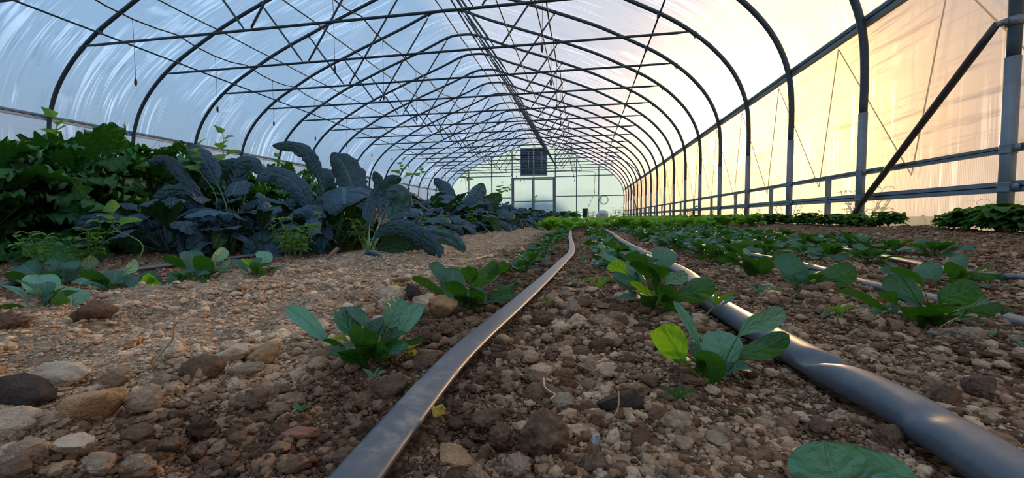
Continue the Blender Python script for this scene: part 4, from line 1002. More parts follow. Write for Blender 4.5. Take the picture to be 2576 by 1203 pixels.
# origin of the zoom frame, scale, crown, leaves: (base, tip, width, roll, material)
HERO = [
 ('front spinach plant left of the drip tape with a yellow curled leaf', (700, 720, .2327), (960, 905), [
   ((515, 585), (92, 218), 185, 20, 'p'), ((800, 530), (735, 222), 300, 8, 's'), ((950, 450), (765, 215), 160, 38, 's'), ((1200, 420), (1335, 128), 290, 12, 'p'),
   ((1320, 500), (1540, 185), 190, -15, 'p'), ((1165, 620), (1255, 358), 235, 8, 's'), ((1070, 520), (1228, 332), 95, 50, 's'), ((880, 690), (925, 450), 330, 158, 's'),
   ((900, 850), (850, 665), 430, 168, 's'), ((1085, 665), (605, 668), 85, 35, 'p'), ((1150, 650), (1590, 560), 120, 48, 's'), ((1230, 800, 1450, 690), (1575, 862), 55, 30, 'y'),
   ((740, 580), (565, 590), 80, 30, 'y'), ((1290, 650), (1540, 620), 50, 120, 'y'), ((720, 690), (482, 580), 75, 140, 's'), ((1055, 960), (1255, 1000), 120, 25, 'b'), ((1030, 820), (1150, 640), 200, 170, 's')]),
 ('second spinach plant behind the front one beside the drip tape', (1020, 590, .18287), (880, 1070), [
   ((520, 830), (88, 580), 125, 155, 's'), ((540, 660), (365, 388), 200, 22, 's'), ((640, 880), (640, 458), 350, 12, 's'), ((830, 860), (560, 680), 210, 155, 's'),
   ((930, 710), (1262, 395), 230, 160, 's'), ((900, 660), (850, 440), 230, 165, 's'), ((1240, 530), (1385, 385), 150, 160, 's'), ((1060, 700), (1292, 538), 65, 50, 'p'),
   ((900, 990), (1060, 735), 250, 14, 's'), ((1130, 900), (1490, 790), 215, 12, 's'), ((1180, 745), (1520, 670), 85, 135, 's'), ((1480, 645), (1688, 630), 40, 100, 'b'),
   ((850, 1050), (880, 860), 210, 165, 's'), ((780, 960), (700, 820), 120, 160, 's'), ((960, 960), (980, 760), 240, 168, 's')]),
 ('front right spinach plant with a bright backlit leaf beside the thick tube', (1620, 740, .2327), (740, 1010), [
   ((430, 740), (170, 345), 330, 172, 'b'), ((600, 585), (318, 68), 110, 32, 'p'), ((885, 800), (800, 392), 390, 8, 'p'), ((1050, 680), (1572, 440), 240, 162, 's'),
   ((1040, 420), (1522, 170), 215, 15, 'p'), ((745, 970), (690, 620), 290, 168, 's'), ((500, 940), (668, 655), 75, 20, 's'), ((590, 1110), (860, 1085), 95, 20, 'b'),
   ((590, 590), (600, 400), 50, 60, 's')]),
 ('big spinach plant at the start of the thick tube, many upright leaves', (1480, 590, .1829), (880, 1090), [
   ((800, 700), (150, 250), 130, 38, 'p'), ((680, 700), (390, 470), 260, 14, 's'), ((500, 510), (290, 400), 190, 168, 'b'), ((960, 690), (590, 372), 190, 148, 's'),
   ((800, 430), (500, 290), 190, 150, 's'), ((1020, 450), (1060, 172), 320, 5, 's'), ((970, 610), (960, 428), 260, 165, 's'), ((1060, 670), (1362, 545), 180, 10, 'p'),
   ((1370, 670), (1645, 590), 100, 28, 'p'), ((1230, 870), (1735, 680), 300, 165, 's'), ((1000, 890), (1060, 692), 390, 165, 's'), ((940, 960), (578, 640), 120, 150, 'b'),
   ((640, 840), (195, 568), 85, 62, 's'), ((1120, 900), (1680, 1030), 140, 30, 's'), ((860, 1070), (790, 850), 200, 168, 's'), ((1060, 1080), (1150, 880), 280, 168, 's'),
   ((860, 380), (880, 290), 160, 10, 's'), ((640, 620), (760, 540), 150, 20, 's')]),
 ('large spinach plant before the third drip tube at the right', (2100, 620, .2162), (1180, 960), [
   ((985, 670), (595, 355), 270, 14, 's'), ((780, 360), (535, 250), 115, 22, 's'), ((1010, 440), (665, 250), 115, 150, 's'), ((610, 745), (25, 500), 115, 150, 's'),
   ((700, 670), (570, 528), 160, 160, 's'), ((1230, 640), (1680, 450), 280, 168, 's'), ((1290, 880), (1762, 600), 260, 10, 's'), ((1500, 800), (1955, 680), 150, 160, 's'),
   ((1040, 900), (970, 700), 360, 166, 's'), ((1190, 950), (1110, 815), 230, 165, 's'), ((1020, 980), (990, 820), 75, 165, 's'), ((730, 790), (690, 610), 80, 20, 's'), ((780, 820), (1150, 700), 60, 40, 'p')]),
 ('spinach plant under the right drip tubes with overlapping rounded leaves', (2100, 620, .2162), (1420, 500), [
   ((1190, 410), (1015, 192), 230, 12, 's'), ((1500, 270), (1335, 118), 210, 5, 's'), ((1350, 370), (1430, 215), 210, 168, 's'), ((1530, 310), (1770, 262), 60, 130, 's'),
   ((1640, 400), (1430, 335), 130, 165, 's'), ((1680, 450), (2055, 375), 120, 20, 's'), ((1480, 340), (2000, 320), 100, 28, 's'), ((1700, 480), (2202, 410), 50, 110, 's'), ((1640, 270), (1840, 205), 60, 30, 's')]),
 ('spinach plant with one tall arching leaf in the middle right', (1800, 600, .1553), (1430, 850), [
   ((1470, 640), (980, 290), 330, 20, 's'), ((1360, 800), (1180, 480), 340, 18, 's'), ((1650, 710), (2280, 490), 380, 166, 's'), ((1610, 640), (1875, 435), 140, 46, 's'),
   ((1590, 800), (1960, 830), 160, 150, 's'), ((1030, 815), (758, 705), 50, 30, 'p'), ((1480, 500), (1555, 400), 75, 15, 'p'), ((1300, 860), (1380, 790), 150, 165, 's')]),
 ('low dark spinach plant left of the tall arching leaf', (1800, 600, .1553), (640, 615), [
   ((410, 440), (55, 325), 140, 152, 's'), ((510, 490), (560, 305), 290, 166, 's'), ((620, 530), (900, 350), 260, 168, 's'), ((430, 310), (288, 120), 135, 150, 's'),
   ((300, 320), (230, 215), 170, 165, 's'), ((540, 300), (390, 190), 160, 20, 'p'), ((880, 550), (1110, 645), 60, 30, 's'), ((900, 330), (1060, 225), 150, 150, 's'), ((520, 600), (600, 420), 260, 168, 's')]),
 ('pale spinach plant at the left edge with one round yellowish leaf', (0, 600, .1828), (640, 985), [
   ((635, 860), (520, 505), 350, 10, 'p'), ((500, 940), (0, 645), 90, 42, 'p'), ((960, 930), (1000, 665), 340, 10, 'p'), ((700, 910), (885, 770), 180, 162, 's'),
   ((570, 1045), (50, 850), 110, 30, 's'), ((400, 1060), (0, 930), 160, 160, 's'), ((530, 985), (672, 1042), 75, 20, 'y'), ((830, 990), (920, 860), 110, 20, 'p'), ((700, 990), (760, 900), 140, 20, 's')]),
 ('dark spinach plant behind the pale one at the left edge', (0, 600, .1828), (560, 700), [
   ((420, 640), (75, 470), 140, 158, 's'), ((480, 510), (300, 362), 260, 10, 's'), ((560, 500), (640, 378), 220, 18, 's'), ((850, 620), (890, 372), 310, 5, 's'),
   ((380, 680), (140, 545), 90, 30, 's'), ((690, 600), (600, 470), 200, 165, 's'), ((1090, 430), (1325, 265), 160, 8, 's'), ((1000, 440), (930, 320), 180, 10, 's'), ((820, 380), (600, 340), 100, 30, 's')]),
 ('spinach plant at the left with an upright grey green leaf over small weeds', (0, 600, .1828), (1520, 770), [
   ((1310, 650), (1005, 590), 110, 30, 'p'), ((1470, 620), (1100, 455), 160, 152, 's'), ((1570, 720), (1590, 435), 260, 5, 's'), ((1690, 490), (1885, 305), 150, 30, 'p'),
   ((1790, 700), (1850, 500), 200, 5, 's'), ((1360, 790), (1340, 620), 110, 15, 'p'), ((1480, 860), (1690, 800), 90, 150, 'b'), ((1380, 820), (1440, 760), 90, 20, 'p')]),
 ('taller spinach plant standing before the big blue green kale leaf', (340, 600, .1553), (1180, 690), [
   ((810, 480), (455, 280), 160, 158, 's'), ((950, 560), (900, 195), 320, 8, 's'), ((1160, 640), (1055, 280), 270, 166, 's'), ((1250, 380), (1475, 172), 180, 8, 'p'),
   ((1330, 510), (1545, 345), 85, 28, 'p'), ((1290, 650), (1600, 560), 130, 14, 's'), ((960, 620), (1140, 490), 55, 30, 'b'), ((1380, 560), (1480, 380), 150, 8, 's'), ((1070, 690), (1160, 660), 160, 160, 's')]),
 ('low spinach plant with a curled leaf behind the crest', (340, 600, .1553), (760, 780), [
   ((600, 760), (690, 560), 210, 10, 's'), ((650, 745), (935, 615), 170, 5, 's'), ((950, 770), (1165, 700), 150, 160, 's'), ((420, 700), (120, 565), 160, 18, 's'),
   ((140, 720), (260, 600), 150, 165, 'b'), ((230, 760), (340, 660), 170, 165, 'b'), ((540, 780), (480, 700), 120, 10, 's'), ((420, 760), (570, 800), 60, 30, 'b')]),
 ('small spinach plant with a round pale leaf in front of the lying kale leaf', (340, 600, .1553), (1900, 610), [
   ((1830, 550), (1565, 335), 100, 28, 's'), ((1930, 500), (1725, 325), 90, 150, 'b'), ((2070, 450), (2095, 205), 240, 8, 'p'), ((2120, 520), (2415, 435), 65, 28, 'p'),
   ((1960, 600), (1900, 385), 140, 160, 's'), ((2080, 600), (2205, 540), 50, 30, 'b'), ((1560, 660), (1740, 620), 50, 120, 'b'), ((2010, 600), (2060, 470), 150, 160, 's')]),
]
GS = 'spinach plants set out in rows'
hero_xy = []; hero_e = []
for hi, (lab, (ox, oy, s_), cr, lv) in enumerate(HERO):
    cpx = (ox + cr[0] * s_, oy + cr[1] * s_)
    e, P, dep = lab_plant('spinach_plant', cpx, 0.0, lab, 'plant', GS); hero_xy.append((P[0], P[1])); hero_e.append(e)
    for i, (bp, tp, w, th, mt) in enumerate(lv):
        f = lambda a, b_: (ox + a * s_, oy + b_ * s_)
        pts = [f(*bp[:2])] + ([f(*bp[2:])] if len(bp) > 2 else []) + [f(*tp)]
        kw = dict(cup=0.16 + 0.10 * math.sin(i * 2.3), wave=0.04, wfreq=1.3, quilt=0.008, seed=i + hi * 3.1, pw=0.07)
        if mt == 'y': kw.update(quilt=0.0, wave=0.0)
        o = placed_leaf(e, P, dep, pts, w * s_ * 1.04, th, M[MM[mt]], **kw)
        if mt == 'y': o['label'] = 'yellowing leaf'
        if mt == 'b': o['label'] = 'bright green leaf'

for o in [c for c in floor.children if c.name.startswith('clod')]:      # no clods on top of the plants
    for (a, b_) in hero_xy:
        if abs(o.location.x - a) < 0.035 and -0.06 < o.location.y - b_ < 0.04: bpy.data.objects.remove(o); break
# foreground leaf at the bottom edge right of the middle, close to the lens
Pf = at_d(0.215, 2110, 1330); ef = empty('spinach_plant', tuple(Pf)); tag(ef, 'spinach plant cut by the bottom edge, two broad blurred leaves close to the lens', 'plant', GS)
for pts, W, th, dd in (([(2110, 1280), (2075, 1108)], 190, 22, [0.0, 0.03]), ([(2210, 1300), (2150, 1118)], 210, -20, [0.05, 0.08]), ([(2180, 1330), (2290, 1215)], 130, 30, [-.02, .0])):
    placed_leaf(ef, Pf, 0.215, pts, W, th, M['spinach_pale'], dd=dd, cup=-0.2, quilt=0.02, wave=0.03, wfreq=1.0, pw=0.07)
Pf = at_z(0.0, 2660, 905); ef = empty('spinach_plant', tuple(Pf)); tag(ef, 'spinach plant cut by the right edge, one long pale leaf reaching in', 'plant', GS); df = (Pf - CAMP) @ CF
for pts, W, th in (([(2590, 880), (2478, 842)], 34, 35), ([(2620, 850), (2600, 780)], 40, 10), ([(2700, 850), (2730, 780)], 50, 10)):
    placed_leaf(ef, Pf, df, pts, W, th, M['spinach_pale'], cup=0.15, quilt=0.02, pw=0.07)

# ---- plants built by rule, for the rest of the rows
def rosette(seed, nleaf, Lr, Wr, elr, kind, mkw, bf=0.35, arch=0.35, hub=0.0, z0=0.0, zspan=0.0):
    """list of leaf geometries around the origin"""
    r = np.random.default_rng(seed); out = []
    for i in range(nleaf):
        az = i * 2.39996 + r.uniform(-.35, .35); f = i / max(1, nleaf - 1)
        Ln = r.uniform(*Lr) * (1 - 0.25 * f); el = math.radians(elr[0] + (elr[1] - elr[0]) * f + r.uniform(-10, 10))
        d = np.array([math.cos(az), math.sin(az), 0]); P0 = d * hub + (0, 0, z0 + zspan * f)
        P1 = P0 + d * Ln * 0.45 * math.cos(el) + np.array([0, 0, Ln * 0.45 * math.sin(el)])
        el2 = el - arch * r.uniform(.6, 1.5)
        P2 = P1 + d * Ln * 0.35 * math.cos(el2) + np.array([0, 0, Ln * 0.35 * math.sin(el2)])
        el3 = el2 - arch * r.uniform(.8, 1.7)
        P3 = P2 + d * Ln * 0.3 * math.cos(el3) + np.array([0, 0, Ln * 0.3 * math.sin(el3)])
        tw = r.uniform(-.5, .5); sd = np.array([-d[1], d[0], 0])
        up = np.array([0, 0, 1.0]) - d * math.tan(min(max(el, 0), 1.2)) * .6 + sd * tw
        kw = dict(mkw); kw['seed'] = seed * 1.7 + i * 2.1
        out.append(leaf_geo([P0, P1, P2, P3], r.uniform(*Wr), up, bf, kind=kind, **kw))
    return out
def variants(prefix, n, mats, **kw):
    """meshes leaf by leaf, and one joined mesh, for each variant"""
    res = []
    for v in range(n):
        g = rosette(1000 + v * 13 + hash_(prefix), **kw); lm = []
        for i, q in enumerate(g): lm.append(mesh_np(prefix + '_leaf', q[0], q[1], mats[i % len(mats)], q[2]))
        mm = Multi(); [mm.add(q) for q in g]; res.append((lm, mm.mesh(prefix, mats[0])))
    return res
def hash_(s): return sum(ord(c) * (i + 1) for i, c in enumerate(s)) % 997
def put(name, var, loc, rz, s, parts, label, cat, group):
    lm, jm = var
    if parts:
        e = empty(name, loc, rz, s); tag(e, label, cat, group)
        for m_ in lm: link('leaf', m_, e)
    else:
        e = link(name, jm, None, loc); e.rotation_euler = (0, 0, rz); e.scale = (s,) * 3; tag(e, label, cat, group)
    return e
sp = M['spinach']
SV = variants('spinach', 8, [sp, sp, M['spinach_pale'], sp, sp, sp, sp], nleaf=15, Lr=(.085, .125), Wr=(.036, .052), elr=(22, 80), kind='oval',
              mkw=dict(nu=12, nv=6, cup=0.2, wave=0.05, wfreq=1.2, quilt=0.015, pw=0.08), bf=0.38)
for i, e in enumerate(hero_e):                     # the short inner and lower leaves of the large plants
    lm = SV[i % 8][0]
    for j in (5, 7, 8, 10, 11, 13):
        o = link('leaf', lm[j], e); k_ = 0.50 + 0.06 * ((i + j) % 3); o.scale = (k_, k_, k_ * .9); o.rotation_euler = (0, 0, i * 1.1)
ROWS = [(-0.185, 1.06, 'left of the drip tape'), (0.10, 0.98, 'between the tape and the thick tube'), (0.445, 1.20, 'right of the thick tube'), (0.86, 0.95, 'in the fourth row'),
        (1.22, 1.7, 'in the rightmost spinach row'), (0.68, 1.65, 'in the short row between the drip tubes'), (1.04, 2.0, 'in the short row at the right drip tube')]
def rank(i):
    return ORD[i] if i < 20 else ('%dth' % (i + 1) if (i + 1) % 10 not in (1, 2, 3) or 10 < (i + 1) % 100 < 14 else '%d%s' % (i + 1, {1: 'st', 2: 'nd', 3: 'rd'}[(i + 1) % 10]))
for ri, (x, ys_, wh) in enumerate(ROWS):
    y = ys_; n = 0; yend = 4.7 if ri < 5 else 4.2
    while y < yend:
        xx = x + RNG.uniform(-.03, .03)
        if ri in (3, 4) and y < 2.6 and RNG.random() < .1: y += .2; continue
        if all(math.hypot(xx - a, y - b_) > 0.13 for a, b_ in hero_xy):
            s = RNG.uniform(.62, .88) * (0.85 if ri == 0 else 1.0 if ri == 1 else 1.22)
            put('spinach_plant', SV[RNG.integers(8)], (xx, y, gz(xx, y) - .004), RNG.uniform(0, 6.28), s, y < 3.2, 'spinach plant %s, %s from the front' % (wh, rank(n)), 'plant', GS); n += 1
        y += RNG.uniform(.125, .175) * (1.0 if y < 3 else 1.1)
# ---- bright greens in the far bed
LV = variants('lettuce', 5, [M['lettuce']], nleaf=14, Lr=(.14, .20), Wr=(.09, .13), elr=(30, 80), kind='broad', mkw=dict(nu=8, nv=6, cup=0.35, wave=0.08, wfreq=1.5, pw=0.2), bf=0.15, arch=0.3)
n = 0
for j in range(24):
    y = 4.95 + j * 0.34; m = 0
    for i in range(9):
        x = -0.45 + i * 0.29 + RNG.uniform(-.04, .04)
        if x > 1.85: continue
        put('lettuce_plant', LV[RNG.integers(5)], (x, y + RNG.uniform(-.08, .08), gz(x, y) - .004), RNG.uniform(0, 6.28), RNG.uniform(.95, 1.25), False,
            'bright green plant in the far bed, %s cross row, %s from the left' % (rank(j), rank(m)), 'plant', 'bright greens in the far bed'); m += 1

# ---- dark kale: leaves drawn one by one for the front plants
kw_k = dict(cup=-0.42, wave=0.06, wfreq=2.2, quilt=0.03, pw=0.09, cell=0.0165, ragged=0.16)
def kale_leaf(e, P, dep, pts, W, th=15, dd=None, b0=.35, mat='kale', **kw):
    k = dict(kw_k); k.update(kw)
    if mat == 'kale_smooth': k.update(cell=0.034, ragged=.06, cup=-.3)
    return placed_leaf(e, P, dep, pts, W, th, M[mat], 'strap', dd=dd if dd is not None else [0.0 + 0.02 * i for i in range(len(pts))], b0=b0, seed=pts[-1][0] * .01, **k)
Z5 = (300, 340, .29926)
def f5(L5): return [(300 + a * .29926, 340 + b_ * .29926) for a, b_ in L5]
def f6(L6): return [(800 + a * .37406, 350 + b_ * .37406) for a, b_ in L6]
def f0(L0): return [(a * .4157, 300 + b_ * .4157) for a, b_ in L0]
K = [
 ('big blue green kale plant with arching leaves left of the middle', (586, 638), [
   (f5([(740, 640), (560, 370), (400, 200), (245, 235)]), 36, 25, .38, 'kale', [0, 0, 0, -.03]), (f5([(1045, 560), (1060, 420), (1000, 400), (950, 520)]), 62, 'A', .5, 'kale', [0, 0, -.04, -.10]),
   (f5([(730, 730), (580, 520), (440, 465), (285, 540)]), 38, 15, .38, 'kale', [-.02, -.04, -.06, -.08]), (f5([(900, 600), (790, 340), (690, 170), (580, 75)]), 46, 10, .5, 'kale', [.02, .04, .06, .08]),
   (f5([(960, 500), (970, 290), (830, 300), (680, 440)]), 46, 15, .45, 'kale', [.08, .1, .1, .1]), (f5([(1010, 500), (1010, 270), (1110, 235), (1190, 330)]), 42, 20, .5, 'kale', [.1, .1, .1, .1]),
   (f5([(780, 880), (600, 850), (425, 930)]), 98, 12, .1, 'kale_smooth', [-.04, -.08, -.1]), (f5([(790, 930), (700, 900), (590, 985)]), 80, 12, .1, 'kale_smooth', [-.08, -.12, -.14]),
   (f5([(620, 820), (400, 780), (120, 880)]), 108, 12, .2, 'kale', [-.02, -.03, -.04]), (f5([(560, 780), (300, 740), (0, 850)]), 40, 25, .3, 'kale_smooth', [.04, .05, .05]),
   (f5([(500, 800), (330, 660), (130, 650)]), 46, 12, .3, 'kale', [.1, .12, .14]), (f5([(700, 800), (560, 700), (470, 650)]), 60, 14, .3, 'kale', [.1, .12, .14]),
   (f5([(930, 650), (880, 440), (850, 360)]), 14, 15, .8, 'kale', [.03, .04, .05])]),
 ('blue green kale plant whose rounded blistered leaf faces the camera', (838, 637), [
   (f5([(1620, 640), (1500, 430), (1310, 320), (1160, 385)]), 54, 25, .36, 'kale', [0, 0, 0, -.02]), (f5([(1885, 640), (1888, 500), (1893, 445), (1897, 590)]), 124, 'A', .48, 'kale', [0, .03, -.02, -.13]),
   (f5([(1740, 680), (1700, 420), (1610, 200), (1480, 95), (1290, 90)]), 36, 30, .5, 'kale', [.03, .04, .05, .05, .05]), (f5([(1970, 620), (1960, 420), (1880, 240), (1790, 150)]), 74, 8, .4, 'kale', [.04, .07, .09, .1]),
   (f5([(1560, 700), (1470, 575), (1230, 735)]), 34, 15, .5, 'kale', [.02, .0, -.02]), (f5([(1560, 950), (1350, 880), (1180, 960), (1060, 1060)]), 92, 12, .1, 'kale_smooth', [-.04, -.08, -.1, -.12]),
   (f5([(1880, 720), (1760, 520)]), 80, 168, .5, 'kale', [.04, .02]), (f5([(1960, 760), (2110, 640)]), 55, 150, .2, 'kale', [.0, .0]), (f5([(1870, 600), (1700, 500)]), 60, 160, .5, 'kale', [.05, .06]),
   (f5([(1720, 600), (1720, 350), (1650, 290)]), 50, 10, .4, 'kale', [.12, .14, .16])]),
 ('kale plant with long drooping leaves hanging over the pale crest', (925, 640), [
   (f6([(420, 620), (560, 590), (720, 670), (800, 730), (830, 800)]), 44, 40, .05, 'kale', [-.02, -.05, -.08, -.1, -.12]), (f6([(420, 740), (640, 690)]), 52, 165, .1, 'kale', [0, -.04]),
   (f6([(320, 775), (400, 800), (470, 900)]), 22, 25, .1, 'kale', [-.06, -.1, -.14]), (f6([(620, 660), (760, 640), (900, 670), (1000, 760)]), 44, 20, .2, 'kale_smooth', [.04, .02, .0, -.02]),
   (f6([(660, 700), (740, 730), (780, 800)]), 36, 20, .3, 'kale', [.02, 0, 0]),
   (f6([(430, 520), (500, 400), (480, 310), (560, 260)]), 52, 20, .4, 'kale', [.15, .2, .2, .2]), (f6([(360, 480), (420, 330), (380, 215)]), 44, 10, .4, 'kale', [.2, .25, .25]),
   (f6([(520, 480), (540, 380), (450, 350)]), 60, 10, .5, 'kale_smooth', [.1, .1, .1])]),
 ('kale plant with two big upright leaves right of the middle row', (1175, 590), [
   (f6([(1010, 480), (1060, 400), (1110, 300)]), 46, 5, .3, 'kale_smooth', [0, .02, .03]), (f6([(1050, 520), (1070, 425), (1100, 430), (1150, 530)]), 66, 'A', .3, 'kale', [0, -.02, -.03, -.03]),
   (f6([(1080, 520), (1040, 440), (960, 530)]), 50, 15, .3, 'kale', [0, -.02, -.03]), (f6([(1180, 420), (1240, 400)]), 50, 165, .2, 'kale', [0, 0]),
   (f6([(1060, 560), (1040, 600), (1100, 690), (1145, 715)]), 32, 25, .1, 'kale', [-.03, -.05, -.07, -.08]), (f6([(1150, 540), (1200, 590), (1215, 680)]), 26, 50, .1, 'kale', [-.04, -.06, -.08]),
   (f6([(1240, 570), (1290, 600), (1330, 655)]), 30, 20, .1, 'kale', [-.02, -.03, -.05]), (f6([(900, 450), (860, 330), (780, 270)]), 40, 20, .4, 'kale', [.1, .12, .12]),
   (f6([(960, 620), (880, 590), (800, 560), (750, 590)]), 40, 20, .3, 'kale_smooth', [0, -.02, -.03, -.03])]),
 ('kale plant with one long bumpy leaf bending to the left edge', (345, 600), [
   (f0([(790, 560), (700, 470), (430, 370), (220, 330), (60, 290)]), 50, 20, .1, 'kale', [0, 0, -.02, -.03, -.04]), (f0([(700, 470), (430, 420), (250, 380), (80, 430)]), 44, 15, .35, 'kale', [.02, 0, 0, -.02]),
   (f0([(860, 450), (830, 350), (820, 250)]), 14, 20, .5, 'kale', [.1, .1, .1]), (f0([(900, 560), (860, 470), (830, 380)]), 44, 15, .4, 'kale', [.1, .12, .12])]),
]
for ki, (lab, cpx, lv) in enumerate(K):
    e, P, dep = lab_plant('kale_plant', cpx, -0.01, lab, 'plant', 'blue green kale plants')
    st = MB(); st.tube([(0, 0, -0.01), (0.004, 0, 0.03), (0, 0.003, 0.055)], [0.011, 0.010, 0.007], 8); st.build('stalk', M['stem_k'], e)
    for pts, W, th, b0, mt, dd in lv:
        ac = th == 'A'
        o = kale_leaf(e, P, dep, pts, W * 1.05, 10 if ac else th, dd, b0, mt, arch_cam=ac)
        if mt == 'kale_smooth': o['label'] = 'smooth blue green leaf'
        # pale midrib under the blade and its stalk
        C = resample(catmull([np.array([0, 0, 0.0])] + [at_d(dep * (1 + d), x, y) - P for (x, y), d in zip(pts, dd)], 8), 24)
        q = MB(); q.tube(C[:max(6, int(24 * (b0 + .15)))], np.linspace(W / FPX * dep * .055 + .002, .0022, max(6, int(24 * (b0 + .15)))), 6); q.build('leaf_stalk', M['stem_k'], o)
kk = dict(nu=46, nv=12, cup=-0.38, wave=0.08, wfreq=2.4, quilt=0.04, pw=0.12, cell=0.020, ragged=0.18)
KV = variants('kale', 8, [M['kale'], M['kale'], M['kale_smooth'], M['kale']], nleaf=15, Lr=(.38, .58), Wr=(.07, .13), elr=(22, 84), kind='strap', mkw=kk, bf=0.32, arch=0.62, hub=0.01, z0=0.02)
kc = dict(nu=64, nv=12, cup=-0.10, wave=0.08, wfreq=2.5, quilt=0.02, pw=0.09, ruffle=0.11, rfreq=60.0, ragged=0.12, cell=0.025)
CV = variants('curly', 6, [M['curly']], nleaf=34, Lr=(.28, .44), Wr=(.10, .145), elr=(5, 80), kind='broad', mkw=kc, bf=0.25, arch=0.55, hub=0.015, z0=0.03, zspan=0.22)
n = 0
for ri, (x, ya, wh) in enumerate([(-1.08, 2.15, 'in the front kale row'), (-1.50, 1.75, 'in the second kale row'), (-1.92, 1.6, 'in the third kale row'), (-2.34, 3.0, 'in the fourth kale row')]):
    y = ya; i = 0
    while y < 21:
        xx = x + RNG.uniform(-.06, .06); s = RNG.uniform(.82, 1.12) * (1.0 if ri else .80) * (1.0 if y < 3 else 1.22)
        if y > 13: s *= 0.9
        put('kale_plant', KV[RNG.integers(8)], (xx, y, gz(xx, y) - .004), RNG.uniform(0, 6.28), s, y < 5.0, 'blue green kale plant %s, %s from the front' % (wh, rank(i)), 'plant', 'blue green kale plants')
        i += 1; y += RNG.uniform(.24, .31) * (1 if y < 6 else 1.6)
for ri, (x, ya, yb, wh) in enumerate([(-2.45, 1.0, 3.0, 'in the first curly row'), (-2.85, 1.0, 4.2, 'in the second curly row'), (-3.35, 1.2, 6.5, 'in the third curly row'), (-3.9, 1.5, 9.0, 'in the rear curly row')]):
    y = ya; i = 0
    while y < yb:
        xx = x + RNG.uniform(-.06, .06)
        put('curly_kale_plant', CV[RNG.integers(6)], (xx, y, gz(xx, y) - .004), RNG.uniform(0, 6.28), RNG.uniform(1.04, 1.26) * (1 + .04 * ri), ri < 3 and y < 3, 'green curly kale plant %s, %s from the front' % (wh, rank(i)), 'plant', 'curly kale plants')
        i += 1; y += RNG.uniform(.30, .37)
for i, (x, y) in enumerate([(-0.75, 16), (-1.0, 17.2), (-0.5, 17.6), (-0.9, 19), (-0.4, 19.2), (-1.1, 14.6), (-0.6, 20.5)]):
    put('curly_kale_plant', CV[i % 6], (x, y, 0), i * 1.3, 0.9, False, '%s curly plant of the dark green clump at the far end' % rank(i), 'plant', 'far dark green clump')

# ================================================================== WEEDS, SEEDLINGS
def weed_geo(seed, h, n, Ls, W, kind='lance'):
    r = np.random.default_rng(seed); M1 = Multi(); tb = MB(); br = []
    for k in range(n):
        az = r.uniform(0, 6.28); ln = h * r.uniform(.6, 1.0); top = np.array([math.cos(az) * ln * .45, math.sin(az) * ln * .45, ln])
        P = catmull([(0, 0, 0), top * (.45, .45, .5), top], 6); tb.tube(P, np.linspace(.0022, .001, len(P)) * (h / .15), 5)
        for f in (0.35, 0.6, 0.8, 1.0):
            c = P[int(f * (len(P) - 1))]
            for s_ in (0, 1):
                a2 = az + f * 5 + s_ * 3.14 + r.uniform(-.4, .4); d = np.array([math.cos(a2), math.sin(a2), 0.0]); L_ = r.uniform(*Ls)
                M1.add(leaf_geo([c, c + d * L_ * .5 + (0, 0, L_ * .22), c + d * L_ + (0, 0, L_ * .02)], L_ * W, (0, 0, 1), .12, 6, 4, kind, cup=.25, wave=.08, wfreq=2, seed=seed + k, pw=.06))
    return M1, tb
def make_weed(name, seed, h, n, Ls, W, mat, kind, stemm):
    a, b_ = weed_geo(seed, h, n, Ls, W, kind); return a.mesh(name + '_leaves', mat), b_.mesh(name + '_stems', stemm)
def put_weed(name, v, loc, rz, s, lab, group, cat='weed'):
    e = empty(name, loc, rz, s); tag(e, lab, cat, group); link('leaves', v[0], e)['kind'] = 'stuff'; link('stems', v[1], e); return e
WV = [make_weed('weed', 40 + i, .17, 6, (.03, .055), .52, M['weed'], 'lance', M['stem']) for i in range(4)]
WW = [make_weed('wall_weed', 60 + i, .09, 13, (.06, .11), .58, M['wallweed'], 'lance', M['stem']) for i in range(4)]
y = 1.75; i = 0
while y < 22:
    if not (2.9 < y < 3.35):
        x = 2.14 + RNG.uniform(-.06, .05); s = RNG.uniform(.55, 1.0) * (1.35 if y < 2.8 else 1.0) * (1 + .02 * y)
        put_weed('weed_clump', WW[i % 4], (x, y, gz(x, y) - .006), RNG.uniform(0, 6.28), s, 'leafy green weed clump at the foot of the right wall, %s from the front' % rank(i), 'weeds at the foot of the right wall'); i += 1
    y += RNG.uniform(.10, .17)
put_weed('weed_clump', make_weed('tall_weed', 77, .42, 7, (.07, .12), .4, M['wallweed'], 'lance', M['stem']), (2.05, 8.6, gz(2.05, 8.6)), 1.0, .85, 'tall bushy weed standing against the right wall in the distance', 'weeds at the foot of the right wall')
for i, (x, y) in enumerate([(-1.12, 1.45), (-1.28, 1.6), (-1.02, 1.78), (-1.2, 1.95), (-0.98, 2.3), (-1.22, 2.5), (-0.95, 2.75), (-1.28, 2.1), (-0.93, 3.2), (-1.25, 3.4), (-0.95, 3.7), (-0.93, 4.3), (-0.96, 5.0), (-0.95, 5.8), (-1.62, .98), (-1.7, 1.15), (-0.95, 6.6)]):
    put_weed('weed', WV[i % 4], (x, y, gz(x, y) - .004), i * 1.7, RNG.uniform(.75, 1.15), 'bushy light green weed among the kale stems, %s from the front' % rank(i), 'light green weeds under the kale')
